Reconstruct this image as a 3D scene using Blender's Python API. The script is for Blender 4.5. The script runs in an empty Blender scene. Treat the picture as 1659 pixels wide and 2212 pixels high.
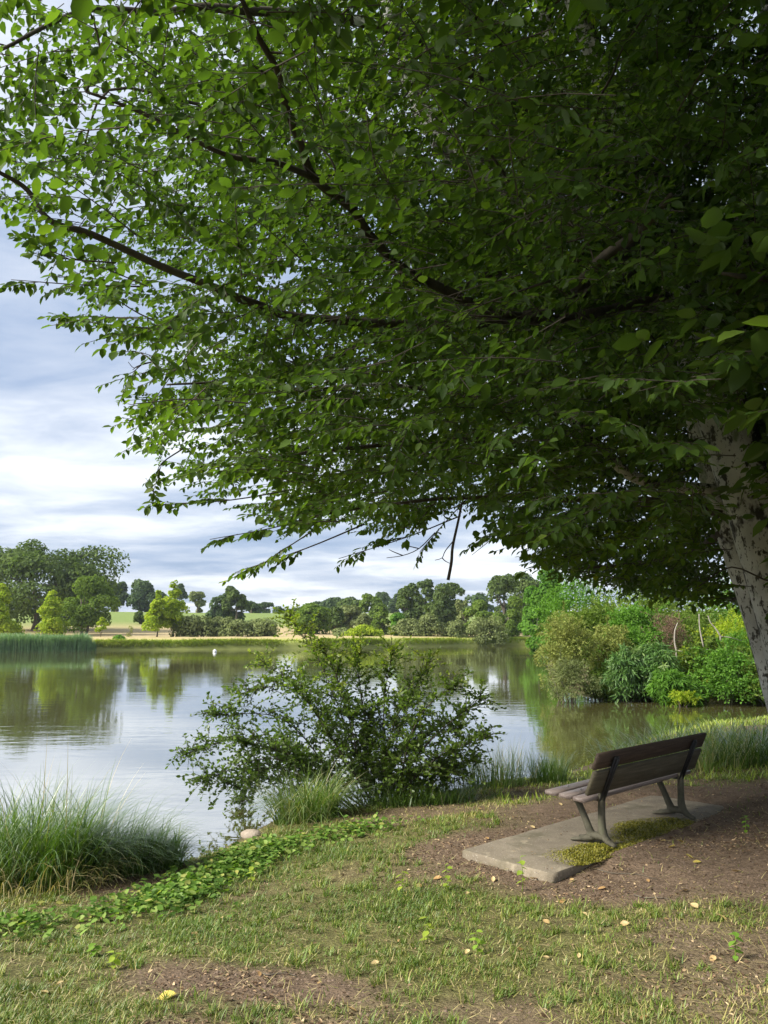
import bpy, math, random
import numpy as np
from mathutils import Vector, Matrix

random.seed(5)
rng = np.random.default_rng(11)
C = bpy.context.scene.collection
SC = bpy.context.scene

# ------------------------------------------------------------------ camera, sky, sun, exposure
EYE, PITCH, FPX = 2.5, math.radians(8.1), 799.0
cam_d = bpy.data.cameras.new('camera')
cam = bpy.data.objects.new('camera', cam_d); C.objects.link(cam)
cam.location = (0, 0, EYE)
cam.rotation_euler = (math.pi / 2 + PITCH, 0, 0)
cam_d.sensor_fit = 'VERTICAL'
cam_d.sensor_height = 36.0
cam_d.lens = 36.0 * FPX / 1024.0
cam_d.clip_start = 0.05
cam_d.clip_end = 3000
SC.camera = cam

SUN_EL, SUN_AZ = math.radians(37), math.radians(-114)      # azimuth from +Y towards +X: behind the left shoulder
world = bpy.data.worlds.new('World'); SC.world = world
world.use_nodes = True
wt = world.node_tree; wt.nodes.clear()


def N(t, kind, **kw):
    n = t.nodes.new(kind)
    for k, v in kw.items():
        if k == 'inp':
            for a, b in v.items(): n.inputs[a].default_value = b
        else: setattr(n, k, v)
    return n


def math_n(t, op, a, b=None, c=None, clamp=False):
    n = t.nodes.new('ShaderNodeMath'); n.operation = op; n.use_clamp = clamp
    for i, x in enumerate((a, b, c)):
        if x is None: continue
        if hasattr(x, 'is_output'): t.links.new(x, n.inputs[i])
        else: n.inputs[i].default_value = x
    return n.outputs[0]


def ramp(t, src, stops, interp='LINEAR'):
    n = t.nodes.new('ShaderNodeValToRGB'); cr = n.color_ramp; cr.interpolation = interp
    while len(cr.elements) < len(stops): cr.elements.new(0.5)
    for e, (p, c) in zip(cr.elements, stops):
        e.position = p
        e.color = (c[0], c[1], c[2], 1) if not isinstance(c, (int, float)) else (c, c, c, 1)
    if src is not None: t.links.new(src, n.inputs[0])
    return n.outputs[0]


def mixc(t, fac, a, b, blend='MIX'):
    n = t.nodes.new('ShaderNodeMix'); n.data_type = 'RGBA'; n.blend_type = blend
    for s, x in ((n.inputs[0], fac), (n.inputs[6], a), (n.inputs[7], b)):
        if hasattr(x, 'is_output'): t.links.new(x, s)
        elif isinstance(x, (int, float)): s.default_value = x
        else: s.default_value = (x[0], x[1], x[2], 1)
    return n.outputs[2]


def build_sky():
    t = wt
    L = t.links.new
    sky = N(t, 'ShaderNodeTexSky', sky_type='NISHITA', sun_disc=False, sun_elevation=SUN_EL,
            sun_rotation=SUN_AZ, air_density=1.0, dust_density=1.5, ozone_density=1.0)
    geo = N(t, 'ShaderNodeTexCoord')
    sep = N(t, 'ShaderNodeSeparateXYZ'); L(geo.outputs['Generated'], sep.inputs[0])
    zc = math_n(t, 'MAXIMUM', sep.outputs[2], 0.0)
    den = math_n(t, 'ADD', zc, 0.12)
    cx = math_n(t, 'DIVIDE', sep.outputs[0], den)
    cy = math_n(t, 'DIVIDE', sep.outputs[1], den)
    comb = N(t, 'ShaderNodeCombineXYZ'); L(cx, comb.inputs[0]); L(cy, comb.inputs[1])
    off = N(t, 'ShaderNodeMapping', inp={'Location': (SKY_OFF[0], SKY_OFF[1], 0.0), 'Scale': (0.75, 1.0, 1.0), 'Rotation': (0, 0, 0.12)})
    L(comb.outputs[0], off.inputs[0])
    n1 = N(t, 'ShaderNodeTexNoise', inp={'Scale': 0.85, 'Detail': 7.0, 'Roughness': 0.52, 'Distortion': 0.35})
    L(off.outputs[0], n1.inputs['Vector'])
    n2 = N(t, 'ShaderNodeTexNoise', inp={'Scale': 2.6, 'Detail': 6.0, 'Roughness': 0.55, 'Distortion': 0.5})
    L(off.outputs[0], n2.inputs['Vector'])
    f = math_n(t, 'ADD', math_n(t, 'MULTIPLY', n1.outputs[0], 0.64), math_n(t, 'MULTIPLY', n2.outputs[0], 0.36))
    cloud = ramp(t, f, [(0.30, (1.05, 1.48, 2.25)), (0.42, (1.65, 2.05, 2.8)), (0.51, (2.6, 2.88, 3.4)), (0.60, (3.8, 4.0, 4.3)), (0.72, (4.9, 5.0, 5.2))])
    c = mixc(t, 0.93, sky.outputs[0], cloud)
    bg = N(t, 'ShaderNodeBackground', inp={'Strength': 0.051})
    L(c, bg.inputs[0])
    out = N(t, 'ShaderNodeOutputWorld'); L(bg.outputs[0], out.inputs[0])


SKY_OFF = (-6.2, 2.2)
build_sky()
world.cycles.sampling_method = 'MANUAL'
world.cycles.sample_map_resolution = 512

sun_d = bpy.data.lights.new('sun', 'SUN'); sun = bpy.data.objects.new('sun', sun_d); C.objects.link(sun)
sun_d.energy = 1.5; sun_d.angle = math.radians(22); sun_d.color = (1.0, 0.95, 0.86)
sv = Vector((math.sin(SUN_AZ) * math.cos(SUN_EL), math.cos(SUN_AZ) * math.cos(SUN_EL), math.sin(SUN_EL)))
sun.rotation_euler = sv.to_track_quat('Z', 'Y').to_euler()
sun.location = (-20, -10, 40)

SC.view_settings.view_transform = 'Standard'
SC.view_settings.look = 'None'
SC.view_settings.exposure = 2.45
SC.view_settings.gamma = 1.0
SC.view_settings.use_curve_mapping = False
SC.render.engine = 'CYCLES'
cy_ = SC.cycles
cy_.use_denoising = True
cy_.max_bounces = 7; cy_.diffuse_bounces = 4; cy_.glossy_bounces = 3; cy_.transmission_bounces = 4; cy_.transparent_max_bounces = 6
cy_.caustics_reflective = False; cy_.caustics_refractive = False
cy_.sample_clamp_indirect = 6.0

# ------------------------------------------------------------------ helpers
S_ = 768 / 1659.0                                                    # working picture scale -> pixels


def ray(u, v):
    x = (u * S_ - 384) / FPX; y = -(v * S_ - 512) / FPX
    return np.array([x, math.cos(PITCH) - y * math.sin(PITCH), math.sin(PITCH) + y * math.cos(PITCH)])


def W(u, v, d):
    "the point seen at (u, v) that lies d metres out over the ground"
    r = ray(u, v); return np.array([0, 0, EYE]) + r * (d / r[1])


def WZ(u, v, z):
    r = ray(u, v); return np.array([0, 0, EYE]) + r * ((z - EYE) / r[2])


def project(p):
    p = np.atleast_2d(p)
    x = p[:, 0]; y = p[:, 1]; z = p[:, 2] - EYE
    dep = y * math.cos(PITCH) + z * math.sin(PITCH)
    up = -y * math.sin(PITCH) + z * math.cos(PITCH)
    dd = np.maximum(dep, 1e-3)
    return (384 + FPX * x / dd) / S_, (512 - FPX * up / dd) / S_, dep


def obj(name, me, mat=None, parent=None, **props):
    o = bpy.data.objects.new(name, me); C.objects.link(o)
    if mat is not None and me is not None and not me.materials: me.materials.append(mat)
    if parent is not None: o.parent = parent
    for k, v in props.items():
        if v: o[k] = v
    return o


def thing(name, label, category, loc=(0, 0, 0), rz=0.0, group=None):
    o = bpy.data.objects.new(name, None); C.objects.link(o)
    o.empty_display_size = 0.2
    o.location = loc; o.rotation_euler = (0, 0, rz)
    o['label'] = label; o['category'] = category
    if group: o['group'] = group
    return o


class MB:
    "collects vertices, faces and per-vertex floats, then becomes one mesh"
    def __init__(self): self.v = []; self.f = []; self.t = []; self.n = 0

    def add(self, v, f, tint=0.5):
        v = np.asarray(v, dtype=np.float32).reshape(-1, 3)
        if np.isscalar(tint): tint = np.full(len(v), tint, dtype=np.float32)
        self.v.append(v); self.t.append(np.asarray(tint, dtype=np.float32))
        if isinstance(f, np.ndarray): self.f.append(f + self.n)
        else:
            by = {}
            for q in f: by.setdefault(len(q), []).append(q)
            for q in by.values(): self.f.append(np.asarray(q, dtype=np.int64) + self.n)
        self.n += len(v)

    def mesh(self, name, smooth=False):
        me = bpy.data.meshes.new(name)
        v = np.concatenate(self.v)
        me.vertices.add(len(v)); me.vertices.foreach_set('co', v.ravel())
        loops = np.concatenate([a.ravel() for a in self.f]).astype(np.int32)
        tot = np.concatenate([np.full(len(a), a.shape[1]) for a in self.f])
        start = np.concatenate([[0], np.cumsum(tot)[:-1]]).astype(np.int32)
        me.loops.add(len(loops)); me.loops.foreach_set('vertex_index', loops)
        me.polygons.add(len(tot)); me.polygons.foreach_set('loop_start', start)
        if smooth: me.polygons.foreach_set('use_smooth', np.ones(len(tot), dtype=bool))
        a = me.attributes.new('tint', 'FLOAT', 'POINT'); a.data.foreach_set('value', np.concatenate(self.t))
        me.update(calc_edges=True)
        return me


def unit(a):
    a = np.asarray(a, dtype=float); return a / np.maximum(np.linalg.norm(a, axis=-1, keepdims=True), 1e-9)


def tube(mb, pts, rad, sides=8, tint=0.5, cap=True):
    pts = np.asarray(pts, dtype=float); n = len(pts)
    rad = np.broadcast_to(np.asarray(rad, dtype=float), (n,)) if np.ndim(rad) <= 1 else np.asarray(rad)
    tan = np.gradient(pts, axis=0); tan = unit(tan)
    ref = np.array([0, 0, 1.0]) if abs(tan[0][2]) < 0.9 else np.array([1.0, 0, 0])
    vs = []
    a = np.linspace(0, 2 * math.pi, sides, endpoint=False)
    u = unit(np.cross(tan[0], ref))
    for i in range(n):
        u = unit(u - tan[i] * np.dot(u, tan[i])); w = np.cross(tan[i], u)
        r = rad[i]
        vs.append(pts[i] + (np.outer(np.cos(a), u) + np.outer(np.sin(a), w)) * r)
    vs = np.concatenate(vs)
    i, j = np.meshgrid(np.arange(n - 1), np.arange(sides), indexing='ij'); i = i.ravel(); j = j.ravel(); k = (j + 1) % sides
    f = np.stack([i * sides + j, i * sides + k, (i + 1) * sides + k, (i + 1) * sides + j], 1)
    mb.add(vs, f, tint)
    if cap:
        c = np.arange(sides); o = mb.n - len(vs)
        mb.f.append((c[::-1] + o)[None, :]); mb.f.append((c + (n - 1) * sides + o)[None, :])


def spline(pts, per=5):
    "Catmull-Rom through points (any number of columns)"
    p = np.asarray(pts, dtype=float); p = np.vstack([2 * p[0] - p[1], p, 2 * p[-1] - p[-2]])
    out = []
    for i in range(1, len(p) - 2):
        for t in np.linspace(0, 1, per, endpoint=False):
            a, b, c, d = p[i - 1], p[i], p[i + 1], p[i + 2]
            out.append(0.5 * (2 * b + (c - a) * t + (2 * a - 5 * b + 4 * c - d) * t * t + (3 * b - a - 3 * c + d) * t ** 3))
    out.append(p[-2]); return np.array(out)


LEAF2 = np.array([[0, 0], [0.30, 0.40], [0.66, 0.36], [1.0, 0.0], [0.66, -0.36], [0.30, -0.40]])


def leaves(mb, pos, axis, nrm, length, width=0.55, fold=0.18, tint=None, curl=0.12):
    "pointed oval leaves folded along the midrib: six vertices each"
    n = len(pos)
    if n == 0: return
    ax = unit(axis); nm = unit(nrm - ax * np.sum(nrm * ax, 1, keepdims=True)); sd = np.cross(nm, ax)
    L = np.broadcast_to(np.asarray(length, dtype=float), (n,))[:, None, None]
    x = LEAF2[None, :, 0, None]; y = LEAF2[None, :, 1, None] * np.asarray(width * 1.2).reshape(-1, 1, 1)
    z = fold * np.abs(y) - curl * x ** 2
    v = pos[:, None, :] + L * (x * ax[:, None, :] + y * sd[:, None, :] + z * nm[:, None, :])
    b = np.arange(n)[:, None] * 6
    f = np.concatenate([b + np.array([[0, 3, 2, 1]]), b + np.array([[0, 5, 4, 3]])])
    if tint is None: tint = rng.random(n)
    mb.add(v.reshape(-1, 3), f, np.repeat(tint, 6))


def quads(mb, pos, nrm, size, tint, aspect=0.7):
    "small bent leaf clumps for far crowns"
    n = len(pos); nm = unit(nrm)
    r = unit(rng.normal(size=(n, 3))); a = unit(np.cross(nm, r)); b = np.cross(nm, a)
    s = np.broadcast_to(size, (n,))[:, None]
    v = np.stack([pos - a * s, pos - b * s * aspect + nm * s * .25, pos + a * s * .9, pos + b * s * aspect + nm * s * .25], 1)
    bi = np.arange(n)[:, None] * 4
    mb.add(v.reshape(-1, 3), np.concatenate([bi + np.array([[0, 1, 2]]), bi + np.array([[0, 2, 3]])]), np.repeat(tint, 4))


def blades(mb, base, h, w, az, lean, bend, segs=3, tint=None):
    "grass blades that arch over"
    n = len(base)
    if n == 0: return
    h = np.broadcast_to(h, (n,)).astype(float); w = np.broadcast_to(w, (n,)).astype(float)
    lean = np.broadcast_to(lean, (n,)).astype(float); bend = np.broadcast_to(bend, (n,)).astype(float)
    dx, dy = np.cos(az), np.sin(az)
    side = np.stack([-dy, dx, np.zeros(n)], 1)
    p = base.astype(float).copy(); rows = []
    for k in range(segs + 1):
        t = k / segs
        ww = w * (1 - t ** 1.6 * 0.93) * 0.5
        rows.append(p - side * ww[:, None]); rows.append(p + side * ww[:, None])
        th = lean + bend * (t + 0.5 / segs) ** 1.3
        st = h / segs
        p = p + np.stack([dx * np.sin(th) * st, dy * np.sin(th) * st, np.cos(th) * st], 1)
    v = np.stack(rows, 1)
    m = 2 * (segs + 1); b = np.arange(n)[:, None] * m
    f = np.concatenate([b + np.array([[2 * k, 2 * k + 1, 2 * k + 3, 2 * k + 2]]) for k in range(segs)])
    if tint is None: tint = rng.random(n)
    mb.add(v.reshape(-1, 3), f, np.repeat(tint, m))


_K = rng.normal(size=(24, 3)); _K = unit(_K) * (2.0 ** (np.arange(24) % 4))[:, None]; _PH = rng.random(24) * 6.28


def wob(p, scale=1.0):
    "cheap smooth noise, about -1..1"
    q = np.atleast_2d(p); q = q if q.shape[1] == 3 else np.column_stack([q, np.zeros(len(q))])
    s = np.sin(q @ (_K.T * scale) + _PH); a = 1.0 / (2.0 ** (np.arange(24) % 4))
    return (s * a).sum(1) / a.sum() * 2.2


def smooth(a, b, x):
    t = np.clip((x - a) / (b - a), 0, 1); return t * t * (3 - 2 * t)


# ------------------------------------------------------------------ materials
def new_mat(name):
    m = bpy.data.materials.new(name); m.use_nodes = True
    t = m.node_tree; t.nodes.clear()
    o = t.nodes.new('ShaderNodeOutputMaterial')
    return m, t, o


def leaf_mat(name, stops, trans=0.42, tcol=(1.35, 1.55, 0.55), gloss=0.05, rough=0.42):
    m, t, o = new_mat(name); L = t.links.new
    at = N(t, 'ShaderNodeAttribute', attribute_name='tint')
    col = ramp(t, at.outputs['Fac'], stops)
    nz = N(t, 'ShaderNodeTexNoise', inp={'Scale': 3.0, 'Detail': 3.0})
    tc = N(t, 'ShaderNodeNewGeometry'); L(tc.outputs['Position'], nz.inputs['Vector'])
    v = ramp(t, nz.outputs[0], [(0.3, 0.8), (0.7, 1.2)])
    col = mixc(t, 1.0, col, v, 'MULTIPLY')
    d = N(t, 'ShaderNodeBsdfDiffuse'); L(col, d.inputs[0])
    tr = N(t, 'ShaderNodeBsdfTranslucent'); L(mixc(t, 1.0, col, tcol, 'MULTIPLY'), tr.inputs[0])
    mx = N(t, 'ShaderNodeMixShader'); mx.inputs[0].default_value = trans
    L(d.outputs[0], mx.inputs[1]); L(tr.outputs[0], mx.inputs[2])
    g = N(t, 'ShaderNodeBsdfGlossy'); g.inputs['Roughness'].default_value = rough
    m2 = N(t, 'ShaderNodeMixShader')
    fr = N(t, 'ShaderNodeLayerWeight', inp={'Blend': 0.25})
    L(math_n(t, 'MULTIPLY_ADD', fr.outputs['Fresnel'], gloss * 2.0, gloss * 0.4), m2.inputs[0])
    L(mx.outputs[0], m2.inputs[1]); L(g.outputs[0], m2.inputs[2]); L(m2.outputs[0], o.inputs[0])
    return m


def solid_mat(name, stops, scale=6.0, rough=0.8, bump=0.3, bscale=40.0, detail=6.0, spec=0.25, stretch=(1, 1, 1), spots=None, wrld=False):
    m, t, o = new_mat(name); L = t.links.new
    tc = N(t, 'ShaderNodeTexCoord')
    mp = N(t, 'ShaderNodeMapping', inp={'Scale': stretch}); L(tc.outputs['Object'], mp.inputs[0])
    if wrld:
        ge = N(t, 'ShaderNodeNewGeometry'); L(ge.outputs['Position'], mp.inputs[0])
    n1 = N(t, 'ShaderNodeTexNoise', inp={'Scale': scale, 'Detail': detail, 'Roughness': 0.6}); L(mp.outputs[0], n1.inputs['Vector'])
    col = ramp(t, n1.outputs[0], stops)
    if spots:
        for (sc, lo, hi, c) in spots:
            n3 = N(t, 'ShaderNodeTexNoise', inp={'Scale': sc, 'Detail': 4.0, 'Roughness': 0.62}); L(mp.outputs[0], n3.inputs['Vector'])
            col = mixc(t, ramp(t, n3.outputs[0], [(lo, 0.0), (hi, 1.0)]), col, c)
    n2 = N(t, 'ShaderNodeTexNoise', inp={'Scale': bscale, 'Detail': 5.0, 'Roughness': 0.65}); L(mp.outputs[0], n2.inputs['Vector'])
    b = N(t, 'ShaderNodeBump', inp={'Strength': bump, 'Distance': 0.02}); L(n2.outputs[0], b.inputs['Height'])
    p = N(t, 'ShaderNodeBsdfPrincipled', inp={'Roughness': rough, 'Specular IOR Level': spec})
    L(col, p.inputs['Base Color']); L(b.outputs[0], p.inputs['Normal']); L(p.outputs[0], o.inputs[0])
    return m


M = {}
M['hornbeam'] = leaf_mat('hornbeam_leaf', [(0.0, (0.042, 0.085, 0.014)), (0.5, (0.080, 0.142, 0.020)), (0.85, (0.132, 0.20, 0.022)), (1.0, (0.23, 0.28, 0.026))], 0.55, (1.5, 1.6, 0.6), 0.03, 0.55)
M['bush_leaf'] = leaf_mat('bush_leaf', [(0.0, (0.060, 0.105, 0.022)), (0.6, (0.155, 0.235, 0.036)), (1.0, (0.36, 0.41, 0.05))], 0.5, (1.3, 1.5, 0.5), 0.05)
M['oak'] = leaf_mat('oak_foliage', [(0, (0.06, 0.095, 0.035)), (1, (0.14, 0.19, 0.06))], 0.3, gloss=0.0)
M['dark'] = leaf_mat('dark_foliage', [(0, (0.055, 0.09, 0.045)), (1, (0.12, 0.17, 0.07))], 0.3, gloss=0.0)
M['lime'] = leaf_mat('lime_foliage', [(0, (0.19, 0.28, 0.026)), (1, (0.40, 0.46, 0.05))], 0.4, gloss=0.0)
M['mid'] = leaf_mat('mid_foliage', [(0, (0.085, 0.14, 0.03)), (1, (0.18, 0.25, 0.05))], 0.35, gloss=0.0)
M['willow'] = leaf_mat('willow_foliage', [(0, (0.13, 0.16, 0.06)), (1, (0.27, 0.31, 0.125))], 0.3, (1.2, 1.3, 0.8), gloss=0.0)
M['pale'] = leaf_mat('pale_foliage', [(0, (0.16, 0.20, 0.05)), (1, (0.32, 0.35, 0.10))], 0.3, (1.2, 1.2, 0.7), gloss=0.0)
M['fresh'] = leaf_mat('fresh_foliage', [(0, (0.075, 0.17, 0.03)), (1, (0.16, 0.30, 0.05))], 0.4, gloss=0.0)
M['bamboo'] = leaf_mat('bamboo_leaf', [(0, (0.06, 0.14, 0.03)), (0.7, (0.13, 0.25, 0.06)), (1, (0.26, 0.36, 0.12))], 0.35, (1.3, 1.4, 0.6), 0.08)
M['dead'] = leaf_mat('dead_twigs', [(0, (0.14, 0.09, 0.06)), (1, (0.26, 0.17, 0.12))], 0.1, (1, 1, 1), 0.0)
M['reed'] = leaf_mat('reed_blade', [(0, (0.15, 0.27, 0.12)), (0.7, (0.25, 0.39, 0.17)), (1, (0.40, 0.46, 0.22))], 0.3, (1.2, 1.3, 0.6))
M['sedge'] = leaf_mat('sedge_blade', [(0, (0.06, 0.13, 0.02)), (0.5, (0.12, 0.22, 0.035)), (0.85, (0.25, 0.33, 0.11)), (1, (0.48, 0.45, 0.24))], 0.35, (1.3, 1.4, 0.5), 0.1)
M['lawn'] = leaf_mat('lawn_blade', [(0, (0.10, 0.18, 0.025)), (0.42, (0.21, 0.27, 0.05)), (0.68, (0.42, 0.38, 0.12)), (1, (0.62, 0.50, 0.27))], 0.3, (1.2, 1.3, 0.5), 0.05)
M['bankgrass'] = leaf_mat('bank_grass_blade', [(0, (0.22, 0.32, 0.045)), (0.6, (0.38, 0.45, 0.07)), (1, (0.56, 0.52, 0.21))], 0.3, (1.2, 1.3, 0.5))
M['cover'] = leaf_mat('ground_cover_leaf', [(0, (0.06, 0.12, 0.02)), (0.55, (0.15, 0.27, 0.045)), (0.9, (0.30, 0.40, 0.10)), (1, (0.45, 0.42, 0.12))], 0.35, (1.3, 1.5, 0.5), 0.03, 0.5)
M['moss'] = leaf_mat('moss_tuft', [(0, (0.13, 0.135, 0.014)), (0.6, (0.27, 0.26, 0.028)), (1, (0.42, 0.37, 0.07))], 0.25, (1.1, 1.1, 0.5))
M['dry'] = leaf_mat('dry_leaf', [(0, (0.28, 0.15, 0.06)), (0.5, (0.48, 0.30, 0.13)), (1, (0.62, 0.48, 0.24))], 0.15, (1, 1, 1), 0.04)
M['yellow'] = leaf_mat('yellow_leaf', [(0, (0.55, 0.42, 0.08)), (1, (0.70, 0.58, 0.16))], 0.25, (1, 1, 1), 0.04)
M['litter'] = leaf_mat('leaf_litter', [(0, (0.08, 0.05, 0.03)), (0.5, (0.20, 0.13, 0.08)), (0.8, (0.40, 0.28, 0.16)), (1, (0.62, 0.47, 0.28))], 0.1, (1, 1, 1), 0.03)
M['seedling'] = leaf_mat('seedling_leaf', [(0, (0.16, 0.30, 0.04)), (1, (0.36, 0.44, 0.06))], 0.4, (1.2, 1.4, 0.5), 0.05)
M['bark'] = solid_mat('hornbeam_bark', [(0.3, (0.40, 0.39, 0.36)), (0.55, (0.57, 0.565, 0.53)), (0.75, (0.69, 0.69, 0.66))], 3.0, 0.85, 0.5, 26, 6, 0.15, (1, 1, .6),
                      [(3.4, 0.56, 0.62, (0.05, 0.046, 0.04)), (11, 0.57, 0.62, (0.065, 0.06, 0.05)), (24, 0.58, 0.64, (0.10, 0.095, 0.07)), (2.1, 0.6, 0.68, (0.20, 0.235, 0.15))])
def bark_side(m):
    "dark crusty moss, thickened on the lakeless side to paint in its shade"
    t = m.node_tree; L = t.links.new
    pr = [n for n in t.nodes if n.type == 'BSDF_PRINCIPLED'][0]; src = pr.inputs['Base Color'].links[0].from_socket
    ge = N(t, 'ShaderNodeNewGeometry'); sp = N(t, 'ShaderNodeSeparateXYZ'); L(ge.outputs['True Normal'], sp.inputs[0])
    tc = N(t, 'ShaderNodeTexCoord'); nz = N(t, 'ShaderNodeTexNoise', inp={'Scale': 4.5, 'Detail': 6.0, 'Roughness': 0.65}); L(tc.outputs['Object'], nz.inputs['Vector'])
    f = math_n(t, 'ADD', nz.outputs[0], math_n(t, 'MULTIPLY', sp.outputs[0], 0.20))  # normal bias paints the stem's side shade into the bark with the moss
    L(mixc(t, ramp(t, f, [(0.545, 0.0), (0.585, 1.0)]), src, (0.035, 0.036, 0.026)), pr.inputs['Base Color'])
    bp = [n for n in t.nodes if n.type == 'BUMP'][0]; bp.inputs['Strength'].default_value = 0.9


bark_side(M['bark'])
M['twig'] = solid_mat('twig_bark', [(0.3, (0.035, 0.028, 0.022)), (0.7, (0.085, 0.072, 0.055))], 8, 0.9, 0.2)
M['fartrunk'] = solid_mat('far_trunk_bark', [(0.3, (0.09, 0.075, 0.055)), (0.7, (0.17, 0.145, 0.11))], 2, 0.9, 0.2)
M['palestem'] = solid_mat('pale_stem_bark', [(0.3, (0.24, 0.21, 0.17)), (0.7, (0.46, 0.42, 0.35))], 5, 0.9, 0.2)
M['concrete'] = solid_mat('concrete', [(0.3, (0.18, 0.15, 0.11)), (0.55, (0.255, 0.215, 0.158)), (0.75, (0.33, 0.285, 0.215))], 2.2, 0.9, 0.35, 70, 8, 0.2, (1, 1, 1),
                          [(60, 0.60, 0.68, (0.44, 0.40, 0.34)), (45, 0.62, 0.7, (0.13, 0.11, 0.09)), (2.4, 0.50, 0.66, (0.16, 0.14, 0.095)), (7, 0.58, 0.7, (0.34, 0.29, 0.21))])
M['castleg'] = solid_mat('weathered_cast_leg', [(0.3, (0.065, 0.06, 0.04)), (0.6, (0.125, 0.115, 0.08)), (0.8, (0.18, 0.17, 0.125))], 9, 0.75, 0.4, 50, 6, 0.3, (1, 1, 1), [(5, 0.55, 0.7, (0.12, 0.125, 0.07))])
M['plank_up'] = solid_mat('brown_red_plank', [(0.25, (0.042, 0.029, 0.021)), (0.55, (0.088, 0.062, 0.045)), (0.8, (0.15, 0.112, 0.085))], 5, 0.7, 0.35, 30, 8, 0.3, (0.6, 9, 9))
M['plank_low'] = solid_mat('olive_brown_plank', [(0.25, (0.068, 0.057, 0.036)), (0.55, (0.115, 0.10, 0.065)), (0.8, (0.185, 0.165, 0.115))], 5, 0.75, 0.35, 30, 8, 0.3, (0.6, 9, 9))
M['seat'] = solid_mat('worn_seat_slat', [(0.25, (0.14, 0.10, 0.085)), (0.55, (0.24, 0.19, 0.165)), (0.8, (0.36, 0.31, 0.28))], 5, 0.42, 0.3, 30, 8, 0.55, (0.6, 9, 9))
M['iron'] = solid_mat('black_iron', [(0.3, (0.012, 0.012, 0.014)), (0.7, (0.03, 0.03, 0.032))], 20, 0.45, 0.2, 60, 4, 0.4)
M['boltm'] = solid_mat('dull_bolt_steel', [(0.3, (0.10, 0.10, 0.10)), (0.7, (0.25, 0.25, 0.25))], 30, 0.4, 0.1)
M['stone'] = solid_mat('pale_rock', [(0.3, (0.26, 0.21, 0.16)), (0.7, (0.45, 0.38, 0.31))], 6, 0.9, 0.6, 22, 6, 0.2)
M['white'] = solid_mat('white_paint', [(0.3, (0.75, 0.75, 0.73)), (0.7, (0.84, 0.84, 0.82))], 4, 0.45, 0.05)
M['mast'] = solid_mat('mast_steel', [(0.3, (0.25, 0.27, 0.30)), (0.7, (0.36, 0.38, 0.42))], 1, 0.6, 0.05)

# ------------------------------------------------------------------ lake outline and terrain
SHORE = np.array([(-130, -6), (-40, 3), (-10, 7.7), (-3.8, 8.4), (-2.95, 8.55), (-2.13, 8.98), (-1.86, 9.4), (-1.63, 10.2), (-1.39, 10.9), (-0.6, 11.35),
                  (-0.19, 11.6), (0.8, 12.5), (1.65, 13.25), (2.4, 13.5), (3.2, 14.3), (4.1, 15.6), (5.8, 18.2), (7.9, 20.6), (10.8, 22.5), (13.5, 23.6),
                  (16.0, 24.2), (13.2, 25.6), (11.7, 26.3), (8.4, 27.4), (7.3, 28.8), (7.0, 31), (7.6, 37), (10, 50), (14, 68), (18, 90), (19.6, 106),
                  (12, 102), (3.9, 97.4), (-4, 92), (-11.5, 88.0), (-20, 85.5), (-29.8, 83), (-37, 78.6), (-60, 73), (-130, 60)], dtype=float)
A_ = SHORE; B_ = np.roll(SHORE, -1, axis=0)


def shore_dist(p):
    "distance to the water's edge, positive on land"
    out = np.empty(len(p))
    ab = B_ - A_; l2 = (ab ** 2).sum(1)
    for i in range(0, len(p), 40000):
        q = p[i:i + 40000, None, :2]
        t = np.clip(((q - A_) * ab).sum(2) / l2, 0, 1)
        dd = np.sqrt(((q - A_ - t[..., None] * ab) ** 2).sum(2)).min(1)
        x = q[:, :, 0]; y = q[:, :, 1]
        c = ((A_[:, 1] > y) != (B_[:, 1] > y)) & (x < (B_[:, 0] - A_[:, 0]) * (y - A_[:, 1]) / (B_[:, 1] - A_[:, 1] + 1e-12) + A_[:, 0])
        out[i:i + 40000] = np.where(c.sum(1) % 2 == 1, -dd, dd)
    return out


BENCH = np.array([2.615, 8.2]); BA = math.radians(43.5); PADZ = 0.50
TX = np.array([math.cos(BA), math.sin(BA)]); TY = np.array([-math.sin(BA), math.cos(BA)])
PX0, PX1, PY0, PY1 = -1.80, 1.75, -0.10, 0.86


def height(p):
    p = np.atleast_2d(np.asarray(p, dtype=float))[:, :2]
    s = shore_dist(p); sp = np.maximum(s, 0); y = p[:, 1]
    near = 0.10 * np.minimum(sp, 14) + 0.10 * (1 - np.exp(-sp / 0.35)) + 0.05 * wob(p, 0.8) * smooth(0.3, 2, sp) + 0.012 * wob(p * 1.0 + 7, 5.0) * smooth(0.1, 1, sp)
    far = 0.95 * smooth(1.0, 6.0, sp) + 0.02 * np.minimum(sp, 20) + 4.6 * smooth(14, 120, sp) + 0.3 * wob(p, 0.03) * smooth(10, 40, sp)
    f = smooth(45, 70, y)
    z = near * (1 - f) + far * f
    z = np.where(s < 0, np.maximum(0.28 * s, -1.6) - 0.01, z)
    # the ground is levelled round the slab and has crept over its rear edge
    d = p - BENCH; lx = d @ TX; ly = d @ TY
    ox = np.maximum(np.maximum(PX0 - lx, lx - PX1), 0); oy = np.maximum(np.maximum(PY0 - ly, ly - PY1), 0)
    od = np.hypot(ox, oy)
    tz = 0.425 + 0.085 * smooth(-1.5, -0.9, lx) * smooth(0.0, -0.16, ly) + 0.085 * smooth(1.2, 1.75, lx) + 0.008 * wob(p, 6.0)
    inside = (od <= 0)
    tz = np.where(inside & (lx < 1.45) & (ly > 0.0), 0.40, tz)
    k = 1 - smooth(0.15, 1.7, od)
    return z * (1 - k) + tz * k


def ground(xy):
    xy = np.atleast_2d(xy); return np.column_stack([xy[:, :2], height(xy)])


def gz(x, y): return float(height(np.array([[x, y]]))[0])


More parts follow.
